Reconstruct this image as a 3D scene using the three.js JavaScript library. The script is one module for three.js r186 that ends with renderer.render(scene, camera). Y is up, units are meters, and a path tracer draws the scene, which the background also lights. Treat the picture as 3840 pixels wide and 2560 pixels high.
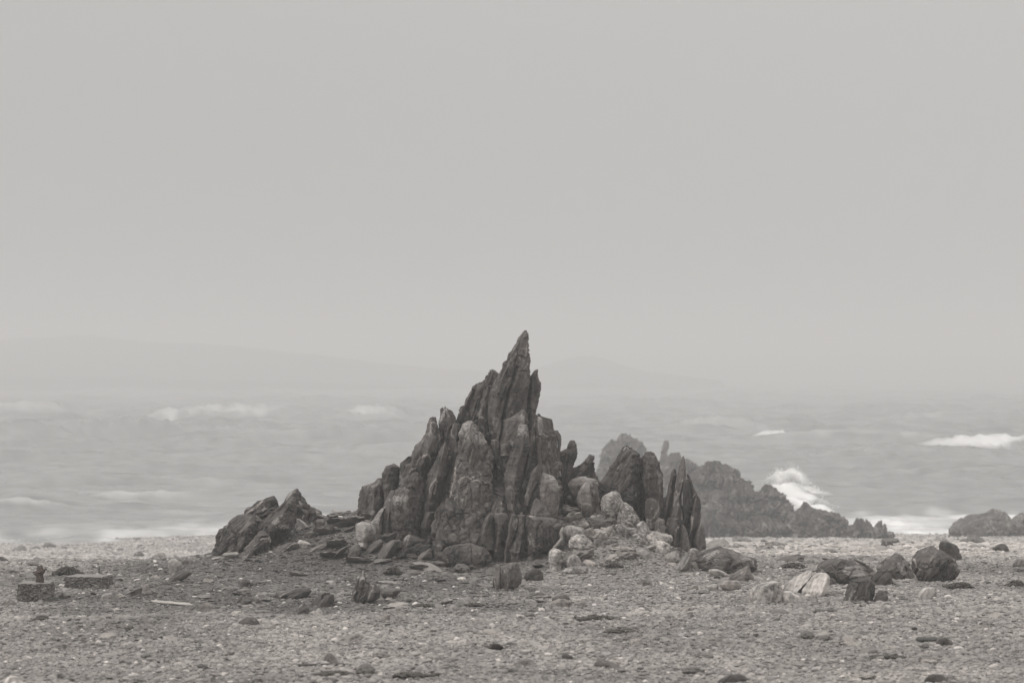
import * as THREE from 'three';
import { mergeGeometries } from 'three/addons/utils/BufferGeometryUtils.js';

// ---------------------------------------------------------------- camera, sky, sun, exposure
const F = 9067, HORIZON = 1388, EYE = 2.85;          // focal length and horizon row of a 3840 x 2560 frame; eye height in metres
const scene = new THREE.Scene();
const camera = new THREE.PerspectiveCamera(2 * Math.atan(1280 / F) * 180 / Math.PI, 1.5, 0.5, 6000);
camera.position.set(0, EYE, 0);
camera.setViewOffset(3840, 2560, 0, -(HORIZON - 1280), 3840, 2560);   // lens shift: verticals stay vertical
camera.focus = 35.6;
camera.userData.fStop = 2.8;

const SKY = [0.490, 0.480, 0.470];
{ // overcast sky: zenith brighter than the horizon, with soft cloud
  const W = 256, H = 128, data = new Float32Array(W * H * 4);
  for (let j = 0; j < H; j++) for (let i = 0; i < W; i++) {
    const el = ((j + 0.5) / H - 0.5) * Math.PI, az = (i + 0.5) / W * Math.PI * 2, s = Math.max(0, Math.sin(el));
    const cloud = 1 + 0.025 * Math.sin(az * 3 + 1.3) * Math.cos(el * 5) + 0.02 * Math.sin(az * 7 + el * 11);
    const L = (1 + 3.5 * s * s) * cloud, k = (j * W + i) * 4;
    data[k] = SKY[0] * L; data[k + 1] = SKY[1] * L; data[k + 2] = SKY[2] * L; data[k + 3] = 1;
  }
  const t = new THREE.DataTexture(data, W, H, THREE.RGBAFormat, THREE.FloatType);
  t.mapping = THREE.EquirectangularReflectionMapping; t.magFilter = THREE.LinearFilter; t.needsUpdate = true;
  scene.background = t; scene.environment = t;
}
const sun = new THREE.DirectionalLight(new THREE.Color().setRGB(1, 0.98, 0.955), 1.5);
sun.position.set(-34, 42, -12); sun.target.position.set(0, 0, -36);
sun.castShadow = true; sun.shadow.radius = 32; sun.shadow.mapSize.set(2048, 2048);
Object.assign(sun.shadow.camera, { left: -25, right: 25, top: 25, bottom: -25, near: 1, far: 200 });
scene.add(sun, sun.target);
scene.fog = new THREE.FogExp2(new THREE.Color().setRGB(1, 0.994, 0.988), 0.0023);

const renderer = new THREE.WebGLRenderer({ antialias: true });
renderer.toneMapping = THREE.LinearToneMapping;
renderer.toneMappingExposure = 1.0;
renderer.shadowMap.enabled = true;

// ---------------------------------------------------------------- random numbers and noise
let seedState = 12345;
function setSeed(s) { seedState = (s * 2654435761) >>> 0; }
function rnd() { seedState = (seedState + 0x6D2B79F5) >>> 0; let t = seedState; t = Math.imul(t ^ (t >>> 15), t | 1); t ^= t + Math.imul(t ^ (t >>> 7), t | 61); return ((t ^ (t >>> 14)) >>> 0) / 4294967296; }
const rr = (a, b) => a + (b - a) * rnd();
const perm = new Uint8Array(512);
{ setSeed(77); const p = [...Array(256).keys()]; for (let i = 255; i > 0; i--) { const j = Math.floor(rnd() * (i + 1)); [p[i], p[j]] = [p[j], p[i]]; } for (let i = 0; i < 512; i++) perm[i] = p[i & 255]; }
const fade = (t) => t * t * t * (t * (t * 6 - 15) + 10);
function grad(h, x, y, z) { h &= 15; const u = h < 8 ? x : y, v = h < 4 ? y : h === 12 || h === 14 ? x : z; return ((h & 1) ? -u : u) + ((h & 2) ? -v : v); }
function noise(x, y, z) {
  const X = Math.floor(x), Y = Math.floor(y), Z = Math.floor(z); x -= X; y -= Y; z -= Z;
  const u = fade(x), v = fade(y), w = fade(z), a = X & 255, b = Y & 255, c = Z & 255;
  const A = perm[a] + b, B = perm[a + 1] + b, AA = perm[A & 255] + c, AB = perm[(A + 1) & 255] + c, BA = perm[B & 255] + c, BB = perm[(B + 1) & 255] + c;
  const L = (p, q, t) => p + (q - p) * t;
  return L(L(L(grad(perm[AA & 255], x, y, z), grad(perm[BA & 255], x - 1, y, z), u), L(grad(perm[AB & 255], x, y - 1, z), grad(perm[BB & 255], x - 1, y - 1, z), u), v),
    L(L(grad(perm[(AA + 1) & 255], x, y, z - 1), grad(perm[(BA + 1) & 255], x - 1, y, z - 1), u), L(grad(perm[(AB + 1) & 255], x, y - 1, z - 1), grad(perm[(BB + 1) & 255], x - 1, y - 1, z - 1), u), v), w);
}
function fbm(x, y, z, n = 4, g = 0.5) { let s = 0, a = 1, f = 1; for (let i = 0; i < n; i++) { s += a * noise(x * f, y * f, z * f); a *= g; f *= 2.03; } return s; }
function hash(i, j = 0, k = 0) { let h = Math.imul(i | 0, 374761393) ^ Math.imul(j | 0, 668265263) ^ Math.imul(k | 0, 2147483647 - 1); h = Math.imul(h ^ (h >>> 13), 1274126177); return ((h ^ (h >>> 16)) >>> 0) / 4294967296; }
const clamp = (x, a = 0, b = 1) => Math.min(b, Math.max(a, x));
const smooth = (a, b, x) => { const t = clamp((x - a) / (b - a)); return t * t * (3 - 2 * t); };
const mix = (a, b, t) => a + (b - a) * t;
const gauss = (x, s) => Math.exp(-x * x / (2 * s * s));
function table(rows, x) { // smooth interpolation through [x, y] rows
  if (x <= rows[0][0]) return rows[0][1];
  for (let i = 1; i < rows.length; i++) if (x < rows[i][0]) {
    const [x1, y1] = rows[i - 1], [x2, y2] = rows[i], [x0, y0] = rows[i - 2] ?? [2 * x1 - x2, y1], [x3, y3] = rows[i + 1] ?? [2 * x2 - x1, y2];
    const t = (x - x1) / (x2 - x1), m1 = (y2 - y0) / (x2 - x0) * (x2 - x1), m2 = (y3 - y1) / (x3 - x1) * (x2 - x1), t2 = t * t, t3 = t2 * t;
    return (2 * t3 - 3 * t2 + 1) * y1 + (t3 - 2 * t2 + t) * m1 + (-2 * t3 + 3 * t2) * y2 + (t3 - t2) * m2;
  }
  return rows[rows.length - 1][1];
}

// ---------------------------------------------------------------- the lie of the land (d = metres in front of the eye, height 0 at the foot of the rocks)
const SEA = -7.3;
const LEFT = [[-30, 0.5], [12, 0.42], [19, 0.385], [23.5, 0.345], [25, 0.30], [26.6, 0.08], [28.6, -0.15], [31, -0.15], [34, -0.06], [36, -0.02], [38, -0.14], [40, -0.31], [42, -0.52], [46, -0.9], [75, -3.07], [110, -5.68], [143, -7.3], [184, -9.6], [382, -14.6]];
const RIGHT = [[-30, 0.5], [12, 0.44], [19, 0.42], [23.5, 0.41], [25, 0.37], [26.6, 0.18], [28.6, 0.02], [31, -0.04], [34, -0.06], [36, -0.05], [40, -0.24], [45, -0.52], [52, -0.98], [60, -1.5], [80, -2.9], [110, -4.95], [147, -7.2], [184, -9.5], [382, -14.6]];
function baseHeight(x, d) {
  const k = smooth(-4, 6, x), h = mix(table(LEFT, d), table(RIGHT, d), k);
  const m = 0.62 * gauss(x + 2.45, 1.12) * gauss(d - 37.2, 1.4) + 0.30 * gauss(x + 1.0, 1.2) * gauss(d - 36.7, 0.95) + 0.72 * gauss(x - 0.85, 0.62) * gauss(d - 37.2, 1.0)
    + 0.30 * gauss(x - 1.7, 0.9) * gauss(d - 36.0, 0.9) + 0.28 * gauss(x - 1.35, 0.6) * gauss(d - 35.1, 0.75);
  return h + m + (d > 88 ? 0.41 * smooth(88, 118, d) * smooth(-28, -15, x) * smooth(3, -6, x) : 0);
}
function ground(x, d) {
  const near = smooth(60, 30, d);
  return baseHeight(x, d) + (0.022 * noise(x * 0.9, d * 0.9, 3.1) + 0.012 * noise(x * 2.7, d * 2.7, 8.2)) * (0.4 + 0.6 * near) + 0.006 * noise(x * 7, d * 7, 1.7) * near
    + (d > 90 ? (0.10 * noise(x * 0.24, d * 0.34, 9.3) + 0.15 * noise(x * 0.08, d * 0.14, 3.3)) * smooth(90, 118, d) * smooth(159, 147, d) : 0);
}
const PX = (px, d) => (px - 1920) * d / F;            // frame column at distance d -> metres
const PY = (py, d) => EYE - (py - HORIZON) * d / F;   // frame row at distance d -> height
function landing(px, py) {                            // where the line of sight through a frame point meets the ground
  let lo = 17;
  for (let d = 17; d < 165; d += 0.05) { if (PY(py, d) <= baseHeight(PX(px, d), d)) { return d; } lo = d; }
  return lo;
}

// ---------------------------------------------------------------- names, labels, materials
const taken = {};
const numbered = (n) => { const k = taken[n] = (taken[n] ?? -1) + 1; return k ? `${n}_${String(k).padStart(3, '0')}` : n; };
function tag(o, label, category, group) { o.userData.label = label; o.userData.category = category; o.userData.kind = 'thing'; if (group) o.userData.group = group; return o; }
function shade(o) { o.castShadow = o.receiveShadow = true; return o; }
function rockMesh(name, g, mat, parent = scene) { // geometry in world metres; a thing's origin is moved to its base
  const m = shade(new THREE.Mesh(g, mat)); m.name = parent === scene ? numbered(name) : name;
  if (parent === scene) { g.computeBoundingBox(); const b = g.boundingBox, c = [(b.min.x + b.max.x) / 2, b.min.y, (b.min.z + b.max.z) / 2]; g.translate(-c[0], -c[1], -c[2]); m.position.set(...c); }
  else g.translate(-parent.position.x, -parent.position.y, -parent.position.z);
  parent.add(m); return m;
}
const rockMat = new THREE.MeshStandardMaterial({ vertexColors: true, roughness: 0.88, flatShading: true });
const stoneMat = new THREE.MeshStandardMaterial({ vertexColors: true, roughness: 0.92, flatShading: true });
const TINT = [1.12, 1.0, 0.92];

// ---------------------------------------------------------------- rock building
// bedding frame: planes stand steep and lean to the right; U runs across the beds, V up along them, W into depth
const bedding = (deg, yaw = 0.45) => {
  const a = deg * Math.PI / 180, c = Math.cos(yaw), s = Math.sin(yaw);
  const V = new THREE.Vector3(Math.sin(a), Math.cos(a), 0), U = new THREE.Vector3(Math.cos(a) * c, -Math.sin(a) * c, s);
  return { U, V, W: new THREE.Vector3().crossVectors(U, V) };
};
function segDist(px, py, pts) {
  let best = 1e9;
  for (let i = 1; i < pts.length; i++) {
    const [ax, ay] = pts[i - 1], [bx, by] = pts[i], dx = bx - ax, dy = by - ay, t = clamp(((px - ax) * dx + (py - ay) * dy) / (dx * dx + dy * dy + 1e-9));
    best = Math.min(best, Math.hypot(px - ax - t * dx, py - ay - t * dy));
  }
  return best;
}
// fracture cells: every cell is a flat facet with its own tilt and offset, split from its neighbours by a crack
const FC = new Float64Array(2);
function facets(a, b, c, sa, sb, sc, k) {
  a /= sa; b /= sb; c /= sc; const A = Math.floor(a), B = Math.floor(b), Cc = Math.floor(c); let f1 = 9, f2 = 9, best = 0, da = 0, db = 0, dc = 0;
  for (let i = -1; i < 2; i++) for (let j = -1; j < 2; j++) for (let l = -1; l < 2; l++) {
    const h = hash(A + i + k * 131, B + j, Cc + l), x = A + i + h - a, y = B + j + (h * 7.13 % 1) - b, z = Cc + l + (h * 13.7 % 1) - c, q = x * x + y * y + z * z;
    if (q < f1) { f2 = f1; f1 = q; best = h; da = x; db = y; dc = z; } else if (q < f2) f2 = q;
  }
  const t1 = (best * 17.3 % 1) - 0.5, t2 = (best * 29.9 % 1) - 0.5, t3 = (best * 41.1 % 1) - 0.5;
  FC[0] = ((best * 53.7 % 1) - 0.5) * 0.5 + t1 * da + t2 * db + t3 * dc; FC[1] = Math.sqrt(f2) - Math.sqrt(f1);
}
/* rows: [frame row, left column, right column] from the top down, read at distance d; t: half depth in metres.
   The body is a closed prism whose section has flat faces and edges, roughened by beds, joints and pits. */
function rockGeometry(rows, d, o = {}) {
  setSeed(o.seed ?? Math.round(rows[0][1] * 7 + rows[0][0] * 13 + d * 101));
  const step = o.step ?? 0.0145, root = o.root ?? 0.22, seed = rnd() * 100;
  const R = rows.map(([y, l, r]) => [PY(y, d), PX(l, d), PX(r, d)]);
  const last = R[R.length - 1];
  if (root > 0) R.push([last[0] - root, last[1] - (o.flare ?? 0.02), last[2] + (o.flare ?? 0.02)]);
  const H = R[0][0] - R[R.length - 1][0], wMax = Math.max(...R.map((r) => (r[2] - r[1]) / 2));
  const T = o.t ?? wMax * 0.9, nR = Math.max(6, Math.min(330, Math.round(H / step)));
  // section: corners with flats between them
  const corners = [];
  if (o.round) for (let i = 0, n = o.k ?? 7; i < n; i++) {
    const a = (i + rr(-0.28, 0.28)) / n * Math.PI * 2, e = o.box ?? 0.62, c = Math.cos(a), s = Math.sin(a);
    corners.push([Math.sign(c) * Math.pow(Math.abs(c), e), Math.sign(s) * Math.pow(Math.abs(s), e) * rr(0.7, 1.08)]);
  } else { // a slab: two or three flat faces meeting in edges towards the viewer, a blunt back
    const r = rr(-0.65, 0.65);
    corners.push([1, rr(-0.25, 0.45)]);
    if (rnd() < 0.6) corners.push([mix(r, 1, rr(0.35, 0.7)), rr(0.62, 0.9)]);
    corners.push([r, 1]);
    if (rnd() < 0.6) corners.push([mix(r, -1, rr(0.35, 0.7)), rr(0.62, 0.9)]);
    corners.push([-1, rr(-0.25, 0.45)], [-0.7, -0.8], [0.1, -1], [0.75, -0.75]);
  }
  const K = corners.length;
  const mn = Math.min(...corners.map((c) => c[0])), mx = Math.max(...corners.map((c) => c[0]));
  for (const c of corners) c[0] = (c[0] - mn) / (mx - mn) * 2 - 1;
  const per = 4 * (wMax + T) * 0.85, M = Math.max(14, Math.min(300, Math.round(per / step)));
  const pos = [], idx = [], tip = [];
  const ringAt = (Y, l, r, sc, dy, f) => {
    const jg = (o.jag ?? 1) * Math.min(0.016, 0.08 * (r - l)); // broken, stepped edges
    l += jg * (0.6 * noise(Y * 9, seed, 1) + 0.5 * noise(Y * 24, seed, 9)); r += jg * (0.6 * noise(Y * 8, seed, 6) + 0.5 * noise(Y * 26, seed, 3));
    const cx = (l + r) / 2, hw = (r - l) / 2, tk = T * Math.pow(Math.max(hw, 0.001) / wMax, o.taper ?? 0.6);
    const zc = -d + (o.lean ?? 0) * (Y - R[R.length - 1][0]) + 0.10 * T * noise(Y * 1.3, seed, 4);
    // corners wander a little along the height
    const cs = corners.map(([x, z], i) => [clamp(x + (Math.abs(x) > 0.97 ? 0 : 0.22 * noise(Y * 1.6 + i * 9.1, seed, 2)), -1, 1), z * (1 + 0.22 * noise(Y * 1.9 + i * 5.3, seed, 7))]);
    const len = cs.map((c, i) => { const n = cs[(i + 1) % K]; return Math.hypot((n[0] - c[0]) * hw, (n[1] - c[1]) * tk) + 1e-6; });
    const tot = len.reduce((a, b) => a + b, 0);
    let e = 0, acc = 0;
    for (let m = 0; m < M; m++) {
      const at = m / M * tot;
      while (e < K - 1 && acc + len[e] < at) { acc += len[e]; e++; }
      const q = clamp((at - acc) / len[e]), c = cs[e], n = cs[(e + 1) % K];
      pos.push(cx + hw * sc * mix(c[0], n[0], q), Y + dy, zc + tk * sc * mix(c[1], n[1], q)); tip.push(f);
    }
  };
  const topHW = (R[0][2] - R[0][1]) / 2, nCap = Math.max(2, Math.min(40, Math.round(Math.max(topHW, T * Math.pow(topHW / wMax, o.taper ?? 0.6)) / step)));
  for (let c = nCap; c > 0; c--) { const s = 1 - c / nCap; ringAt(R[0][0], R[0][1], R[0][2], Math.max(s, 0.02), (o.dome ?? 0.12) * topHW * Math.sqrt(1 - s * s), 1); }
  for (let i = 0; i <= nR; i++) {
    const Y = R[0][0] - H * i / nR; let k = 1; while (k < R.length - 1 && R[k][0] > Y) k++;
    const q = clamp((R[k - 1][0] - Y) / (R[k - 1][0] - R[k][0] + 1e-9));
    ringAt(Y, mix(R[k - 1][1], R[k][1], q), mix(R[k - 1][2], R[k][2], q), 1, 0, Math.exp(-i / nR * H / 0.16));
  }
  const rings = nCap + nR + 1;
  for (let i = 0; i < rings - 1; i++) for (let m = 0; m < M; m++) {
    const a = i * M + m, b = i * M + (m + 1) % M, c = a + M, e = b + M; idx.push(a, b, c, b, e, c);
  }
  const addCentre = (ring, up) => { // close the ends
    let x = 0, y = 0, z = 0; for (let m = 0; m < M; m++) { x += pos[(ring * M + m) * 3]; y += pos[(ring * M + m) * 3 + 1]; z += pos[(ring * M + m) * 3 + 2]; }
    const n = pos.length / 3; pos.push(x / M, y / M, z / M); tip.push(up ? 1 : 0);
    for (let m = 0; m < M; m++) { const a = ring * M + m, b = ring * M + (m + 1) % M; up ? idx.push(n, b, a) : idx.push(n, a, b); }
  };
  addCentre(0, true); addCentre(rings - 1, false);
  const g = new THREE.BufferGeometry();
  g.setAttribute('position', new THREE.Float32BufferAttribute(pos, 3)); g.setIndex(idx);
  { // outward faces
    const cx = (R[0][1] + R[0][2]) / 2; let s = 0; const mid = Math.floor(rings / 2) * M;
    for (let m = 0; m < M - 1; m++) { const a = mid + m, b = a + 1; s += (pos[b * 3] - pos[a * 3]) * (pos[a * 3 + 2] + d) - (pos[b * 3 + 2] - pos[a * 3 + 2]) * (pos[a * 3] - cx); }
    if (s < 0) { /* counter-clockwise from above */ } else { for (let i = 0; i < idx.length; i += 3) { const t = idx[i + 1]; idx[i + 1] = idx[i + 2]; idx[i + 2] = t; } g.setIndex(idx); }
  }
  g.computeVertexNormals();
  const P = g.attributes.position, N = g.attributes.normal, col = new Float32Array(P.count * 3);
  const B = o.bed ?? BED, rough = o.rough ?? 1, plate = o.plate ?? 1, f1 = 1 / (o.bedSize ?? 0.13), f2 = 1 / 0.045;
  const tone = (o.tone ?? 0.068) * (0.86 + 0.3 * hash(Math.round(seed * 50), 77)), p = new THREE.Vector3(), tint = o.tint ?? TINT;
  for (let i = 0; i < P.count; i++) {
    p.set(P.getX(i), P.getY(i), P.getZ(i));
    const nx = N.getX(i), ny = N.getY(i), nz = N.getZ(i), x = p.x, y = p.y, z = p.z;
    const u = p.dot(B.U), v = p.dot(B.V), w = p.dot(B.W);
    const wob = 0.55 * noise(x * 1.1 + seed, y * 0.8, z * 1.1) + 0.22 * noise(x * 4 + seed, y * 2.5, z * 4);
    // beds: shards stepped against each other, split across here and there
    const q = u * f1 + wob, i1 = Math.floor(q), fr = q - i1, j1 = Math.floor(v * 0.9 + w * 1.2 + hash(i1, 3) * 7 + 0.6 * noise(u * 6, v * 6, w * 6));
    let disp = 0.012 + (hash(i1, j1, 5) - 0.5) * 0.045 * plate;
    const edge = Math.min(fr, 1 - fr) / f1;
    if (hash(Math.round(q), 17) > 0.25) disp -= 0.095 * plate * Math.exp(-edge * edge / 0.00014) * clamp(0.25 + 1.5 * noise(u * 2, v * 1.3, w * 2 + seed), 0, 1.2);
    const q2 = u * f2 + wob * 2.2 + 0.5 * noise(x * 9, y * 4, z * 9), i2 = Math.floor(q2), j2 = Math.floor(v * 2.4 + hash(i2, 9) * 5 + noise(u * 11, v * 3, seed));
    disp += (hash(i2, j2, 8) - 0.5) * 0.024 * plate;
    const e2 = Math.min(q2 - i2, i2 + 1 - q2) / f2; if (hash(Math.round(q2), 23) > 0.5) disp -= 0.022 * plate * Math.exp(-e2 * e2 / 0.00007) * clamp(0.4 + 1.4 * noise(u * 5, v * 2.2, w * 5 + seed), 0, 1);
    // joints across the beds
    const qj = v * 2.6 + 0.5 * u + 0.5 * noise(x * 2.2, y * 2.2, z * 2.2 + seed), ej = Math.abs(qj - Math.round(qj)) / 2.6; if (hash(Math.round(qj), Math.floor(u * 2.2 + w), 41) > 0.86) disp -= 0.05 * rough * Math.exp(-ej * ej / 0.00014);
    // fracture facets, lumps, pits and grain
    const fs = o.facetSize ?? Math.min(1, wMax * 2.2), fa = o.facet ?? 1;
    facets(u + 0.06 * noise(x * 4, y * 4, z * 4), v + 0.1 * noise(x * 3, y * 3, z * 3 + 9), w, 0.26 * fs, 0.62 * fs, 0.34 * fs, 1); disp += fa * fs * (0.105 * FC[0] - 0.034 * Math.exp(-FC[1] * FC[1] / 0.0035));
    facets(u + 0.03 * noise(x * 9, y * 9, z * 9), v, w, 0.095 * fs, 0.22 * fs, 0.12 * fs, 2); disp += fa * fs * (0.040 * FC[0] - 0.010 * Math.exp(-FC[1] * FC[1] / 0.006));
    disp += rough * (0.026 * fbm(x * 1.7 + seed, y * 1.5, z * 1.7, 3) + 0.010 * fbm(x * 7, y * 5, z * 7 + seed, 3)) + 0.010 * noise(u * 26, v * 13, w * 26);
    const pit = noise(x * 5.5 + seed, y * 4.2, z * 5.5 + 3); if (pit > 0.3) disp -= rough * 0.09 * (pit - 0.3);
    if (o.nodule) { const nn = noise(x * 18, y * 18, z * 18 + seed), n2 = noise(x * 34, y * 34, z * 34); disp += o.nodule * (0.022 * Math.abs(nn) + 0.014 * Math.abs(n2)); }
    const pxx = 1920 + x * F / d, pyy = HORIZON + (EYE - y) * F / d;
    if (o.cracks && nz > -0.2) for (const [pts, wd, dp] of o.cracks) { const ds = segDist(pxx + 7 * noise(x * 5, y * 5, 1), pyy, pts) * d / F; disp -= dp * Math.exp(-ds * ds / (wd * wd)); }
    const small = clamp(wMax / 0.2, 0.3, 1) * (o.amp ?? 1);
    disp *= small * mix(1, 0.45, tip[i]);
    let dy = 0;
    const ser = o.serrate ?? 0.12; if (ser && tip[i] > 0.02) { const s = hash(Math.floor(u * 34 + 0.7 * noise(x * 5, z * 5, 2)), 2), s2 = hash(Math.floor(u * 11), 4); dy = ser * tip[i] * ((s - 0.45) * 0.11 + (s2 - 0.5) * 0.09); }
    P.setXYZ(i, x + nx * disp, y + ny * disp * 0.7 + dy, z + nz * disp);
    // colour: mottled stone, streaks along the beds, pale crusts with ragged outlines
    let c = tone * (1 + 0.75 * fbm(x * 2.1, y * 1.8, z * 2.1 + seed, 3) + 0.55 * noise(u * 38, v * 5, w * 9) + 0.42 * noise(x * 22, y * 22, z * 22 + seed) + 0.3 * noise(x * 48, y * 40, z * 48));
    const crust = fbm(x * 3.1 + 9, y * 3.1 + seed, z * 3.1, 3) + 0.35 * noise(x * 17, y * 17, z * 17);
    const fleck = 0.30 * noise(x * 36, y * 36, z * 36 + 5);
    let pale = smooth(0.46, 0.70, crust + fleck + (o.pale ?? 0) * 0.5) * 0.62;
    if (o.patch) for (const [qx, qy, qr] of o.patch) pale = Math.max(pale, smooth(0.95, 0.6, Math.hypot(pxx - qx, pyy - qy) / qr + 0.65 * crust - fleck * 1.6) * 0.6);
    c = mix(c, (o.crust ?? 0.30) * (1 + 0.35 * noise(x * 30, y * 30, z * 30)), pale);
    const vein = Math.abs(noise(u * 3 + 4, v * 0.9, w * 1.4 + seed)); if (vein < 0.014 && hash(Math.floor(v * 1.3), 6) > 0.55) c = mix(c, 0.34, 0.7);
    if (o.nodule) c *= 1 + 0.55 * noise(x * 31, y * 31, z * 31) * o.nodule;
    c = Math.max(0.016, c);
    col[i * 3] = c * mix(tint[0], 1.05, pale); col[i * 3 + 1] = c * tint[1]; col[i * 3 + 2] = c * mix(tint[2], 0.955, pale);
  }
  g.setAttribute('color', new THREE.BufferAttribute(col, 3));
  g.computeVertexNormals();
  return g;
}
const BED = bedding(12);
// traced frames: origin and scale of an enlargement -> frame columns and rows
const frame = (ox, oy, s) => (...rows) => rows.map(([y, l, r]) => [oy + y / s, ox + l / s, ox + r / s]);
const line = (ox, oy, s) => (...pts) => pts.map(([x, y]) => [ox + x / s, oy + y / s]);
const A1 = frame(1250, 1200, 2.24), A2 = frame(1350, 1650, 2.94), A3 = frame(2050, 1600, 2.85), A4 = frame(700, 1750, 2.94), A5 = frame(0, 1950, 2.57), A6 = frame(2450, 1950, 3.36), A7 = frame(3050, 1850, 2.209),
  A8 = frame(2200, 1550, 1.434), A9 = frame(800, 2050, 2.352), A10 = frame(1800, 2050, 2.352), A11 = frame(1200, 1900, 4.704), A12 = frame(2050, 1950, 3.92);
const L1 = line(1250, 1200, 2.24);
function outcrop(name, label, category, pieces) { // a Group at the foot of the rock; each slab is a part
  const root = new THREE.Group(); root.name = numbered(name); tag(root, label, category); scene.add(root);
  const [, rows0, d0] = pieces[0], last0 = rows0[rows0.length - 1], x0 = PX((last0[1] + last0[2]) / 2, d0);
  root.position.set(x0, ground(x0, d0), -d0);
  for (const [part, rows, d, o] of pieces) rockMesh(part, rockGeometry(rows, d, o), rockMat, root);
  return root;
}
// ---------------------------------------------------------------- the setting: beach, sea, far hills
function steps(list) { const out = []; for (let i = 0; i < list.length - 1; i++) { const [a, s] = list[i], b = list[i + 1][0], n = Math.max(1, Math.round((b - a) / s)); for (let k = 0; k < n; k++) out.push(a + (b - a) * k / n); } out.push(list[list.length - 1][0]); return out; }
function sheet(xs, ds, fn) { // fn(x, d) -> [height, r, g, b]
  const nx = xs.length, nd = ds.length, pos = new Float32Array(nx * nd * 3), col = new Float32Array(nx * nd * 3), uv = new Float32Array(nx * nd * 2), idx = new Uint32Array((nx - 1) * (nd - 1) * 6);
  let k = 0;
  for (let j = 0; j < nd; j++) for (let i = 0; i < nx; i++) {
    const d = ds[j], x = typeof xs[i] === 'function' ? xs[i](d) : xs[i], [h, r, g, b] = fn(x, d), n = j * nx + i;
    pos[n * 3] = x; pos[n * 3 + 1] = h; pos[n * 3 + 2] = -d; col[n * 3] = r; col[n * 3 + 1] = g; col[n * 3 + 2] = b; uv[n * 2] = x; uv[n * 2 + 1] = d;
    if (i < nx - 1 && j < nd - 1) { idx[k++] = n; idx[k++] = n + 1; idx[k++] = n + nx; idx[k++] = n + 1; idx[k++] = n + nx + 1; idx[k++] = n + nx; }
  }
  const g = new THREE.BufferGeometry();
  g.setAttribute('position', new THREE.BufferAttribute(pos, 3)); g.setAttribute('color', new THREE.BufferAttribute(col, 3)); g.setAttribute('uv', new THREE.BufferAttribute(uv, 2)); g.setIndex(new THREE.BufferAttribute(idx, 1));
  g.computeVertexNormals(); return g;
}
function structure(name, g, mat) { const m = shade(new THREE.Mesh(g, mat)); m.name = name; m.userData.kind = 'structure'; scene.add(m); return m; }
function grainTexture(size, fn, srgb) {
  const data = new Uint8Array(size * size * 4);
  for (let j = 0; j < size; j++) for (let i = 0; i < size; i++) { const v = clamp(fn(i / size, j / size)) * 255, k = (j * size + i) * 4; data[k] = data[k + 1] = data[k + 2] = v; data[k + 3] = 255; }
  const t = new THREE.DataTexture(data, size, size); t.wrapS = t.wrapT = THREE.RepeatWrapping; t.magFilter = THREE.LinearFilter; t.minFilter = THREE.LinearMipmapLinearFilter; t.generateMipmaps = true; t.needsUpdate = true;
  if (srgb) t.colorSpace = THREE.SRGBColorSpace; return t;
}
// what the shingle is made of: pale shell sand, grey gravel, dark slate chips on the slope below the rocks
function slate(x, d) { // 0..1 how much dark slate lies here
  const n = 0.5 * fbm(x * 0.55 + 3, d * 0.55, 5.5, 3) + 0.22 * noise(x * 3.1, d * 3.1, 2);
  const slope = smooth(26.3, 27.6, d) * smooth(42, 39, d) * smooth(1.2, -0.7, x + n * 1.2) * smooth(-8.5, -3.5, x);
  return clamp(slope * (0.85 + n) + 0.25 * n * smooth(26, 28, d) * smooth(44, 38, d));
}
function pallor(x, d) { return clamp(smooth(38.5, 43, d + 1.2 * fbm(x * 0.5, d * 0.5, 7, 3))); } // pale washed sand towards the sea
function groundTone(x, d) { return (1 + 0.40 * fbm(x * 0.6 + 2, d * 0.75, 4.4, 3)) * mix(mix(0.192, 0.096, slate(x, d)), 0.30, pallor(x, d)); }
const SAND = [1.08, 1.0, 0.935];
{
  const xs = steps([[-900, 150], [-150, 20], [-60, 4], [-22, 0.5], [-10, 0.12], [10, 0.5], [22, 4], [60, 20], [150, 150], [900, 1]]);
  const ds = steps([[-60, 10], [0, 2], [12, 0.4], [18, 0.09], [44, 0.25], [62, 0.5], [90, 0.4], [150, 2], [190, 15], [400, 100], [700, 1]]);
  const grain = grainTexture(512, (u, v) => 0.72 + 0.55 * (hash(Math.floor(u * 512), Math.floor(v * 512), 3) - 0.5) + 0.30 * (hash(Math.floor(u * 171), Math.floor(v * 171), 4) - 0.5), false);
  grain.repeat.set(0.33, 0.33);
  const bump = grainTexture(512, (u, v) => 0.5 * hash(Math.floor(u * 200), Math.floor(v * 200), 8) + 0.5 * hash(Math.floor(u * 90), Math.floor(v * 90), 9), false);
  bump.repeat.set(0.4, 0.4);
  const g = sheet(xs, ds, (x, d) => {
    const c = groundTone(x, d) * 1.18 * (1 + 0.16 * fbm(x * 1.3, d * 1.3, 2, 3) + 0.22 * noise(x * 6.5, d * 6.5, 4));
    const wet = smooth(134, 144, d + 3 * noise(x * 0.2, d * 0.2, 4)); // sand darkened by the wash at the waterline
    const k = c * mix(1, 0.62, wet);
    return [ground(x, d), k * SAND[0], k * SAND[1], k * SAND[2]];
  });
  structure('beach', g, new THREE.MeshStandardMaterial({ vertexColors: true, roughness: 0.95, map: grain, bumpMap: bump, bumpScale: 0.02 }));
}
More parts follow.
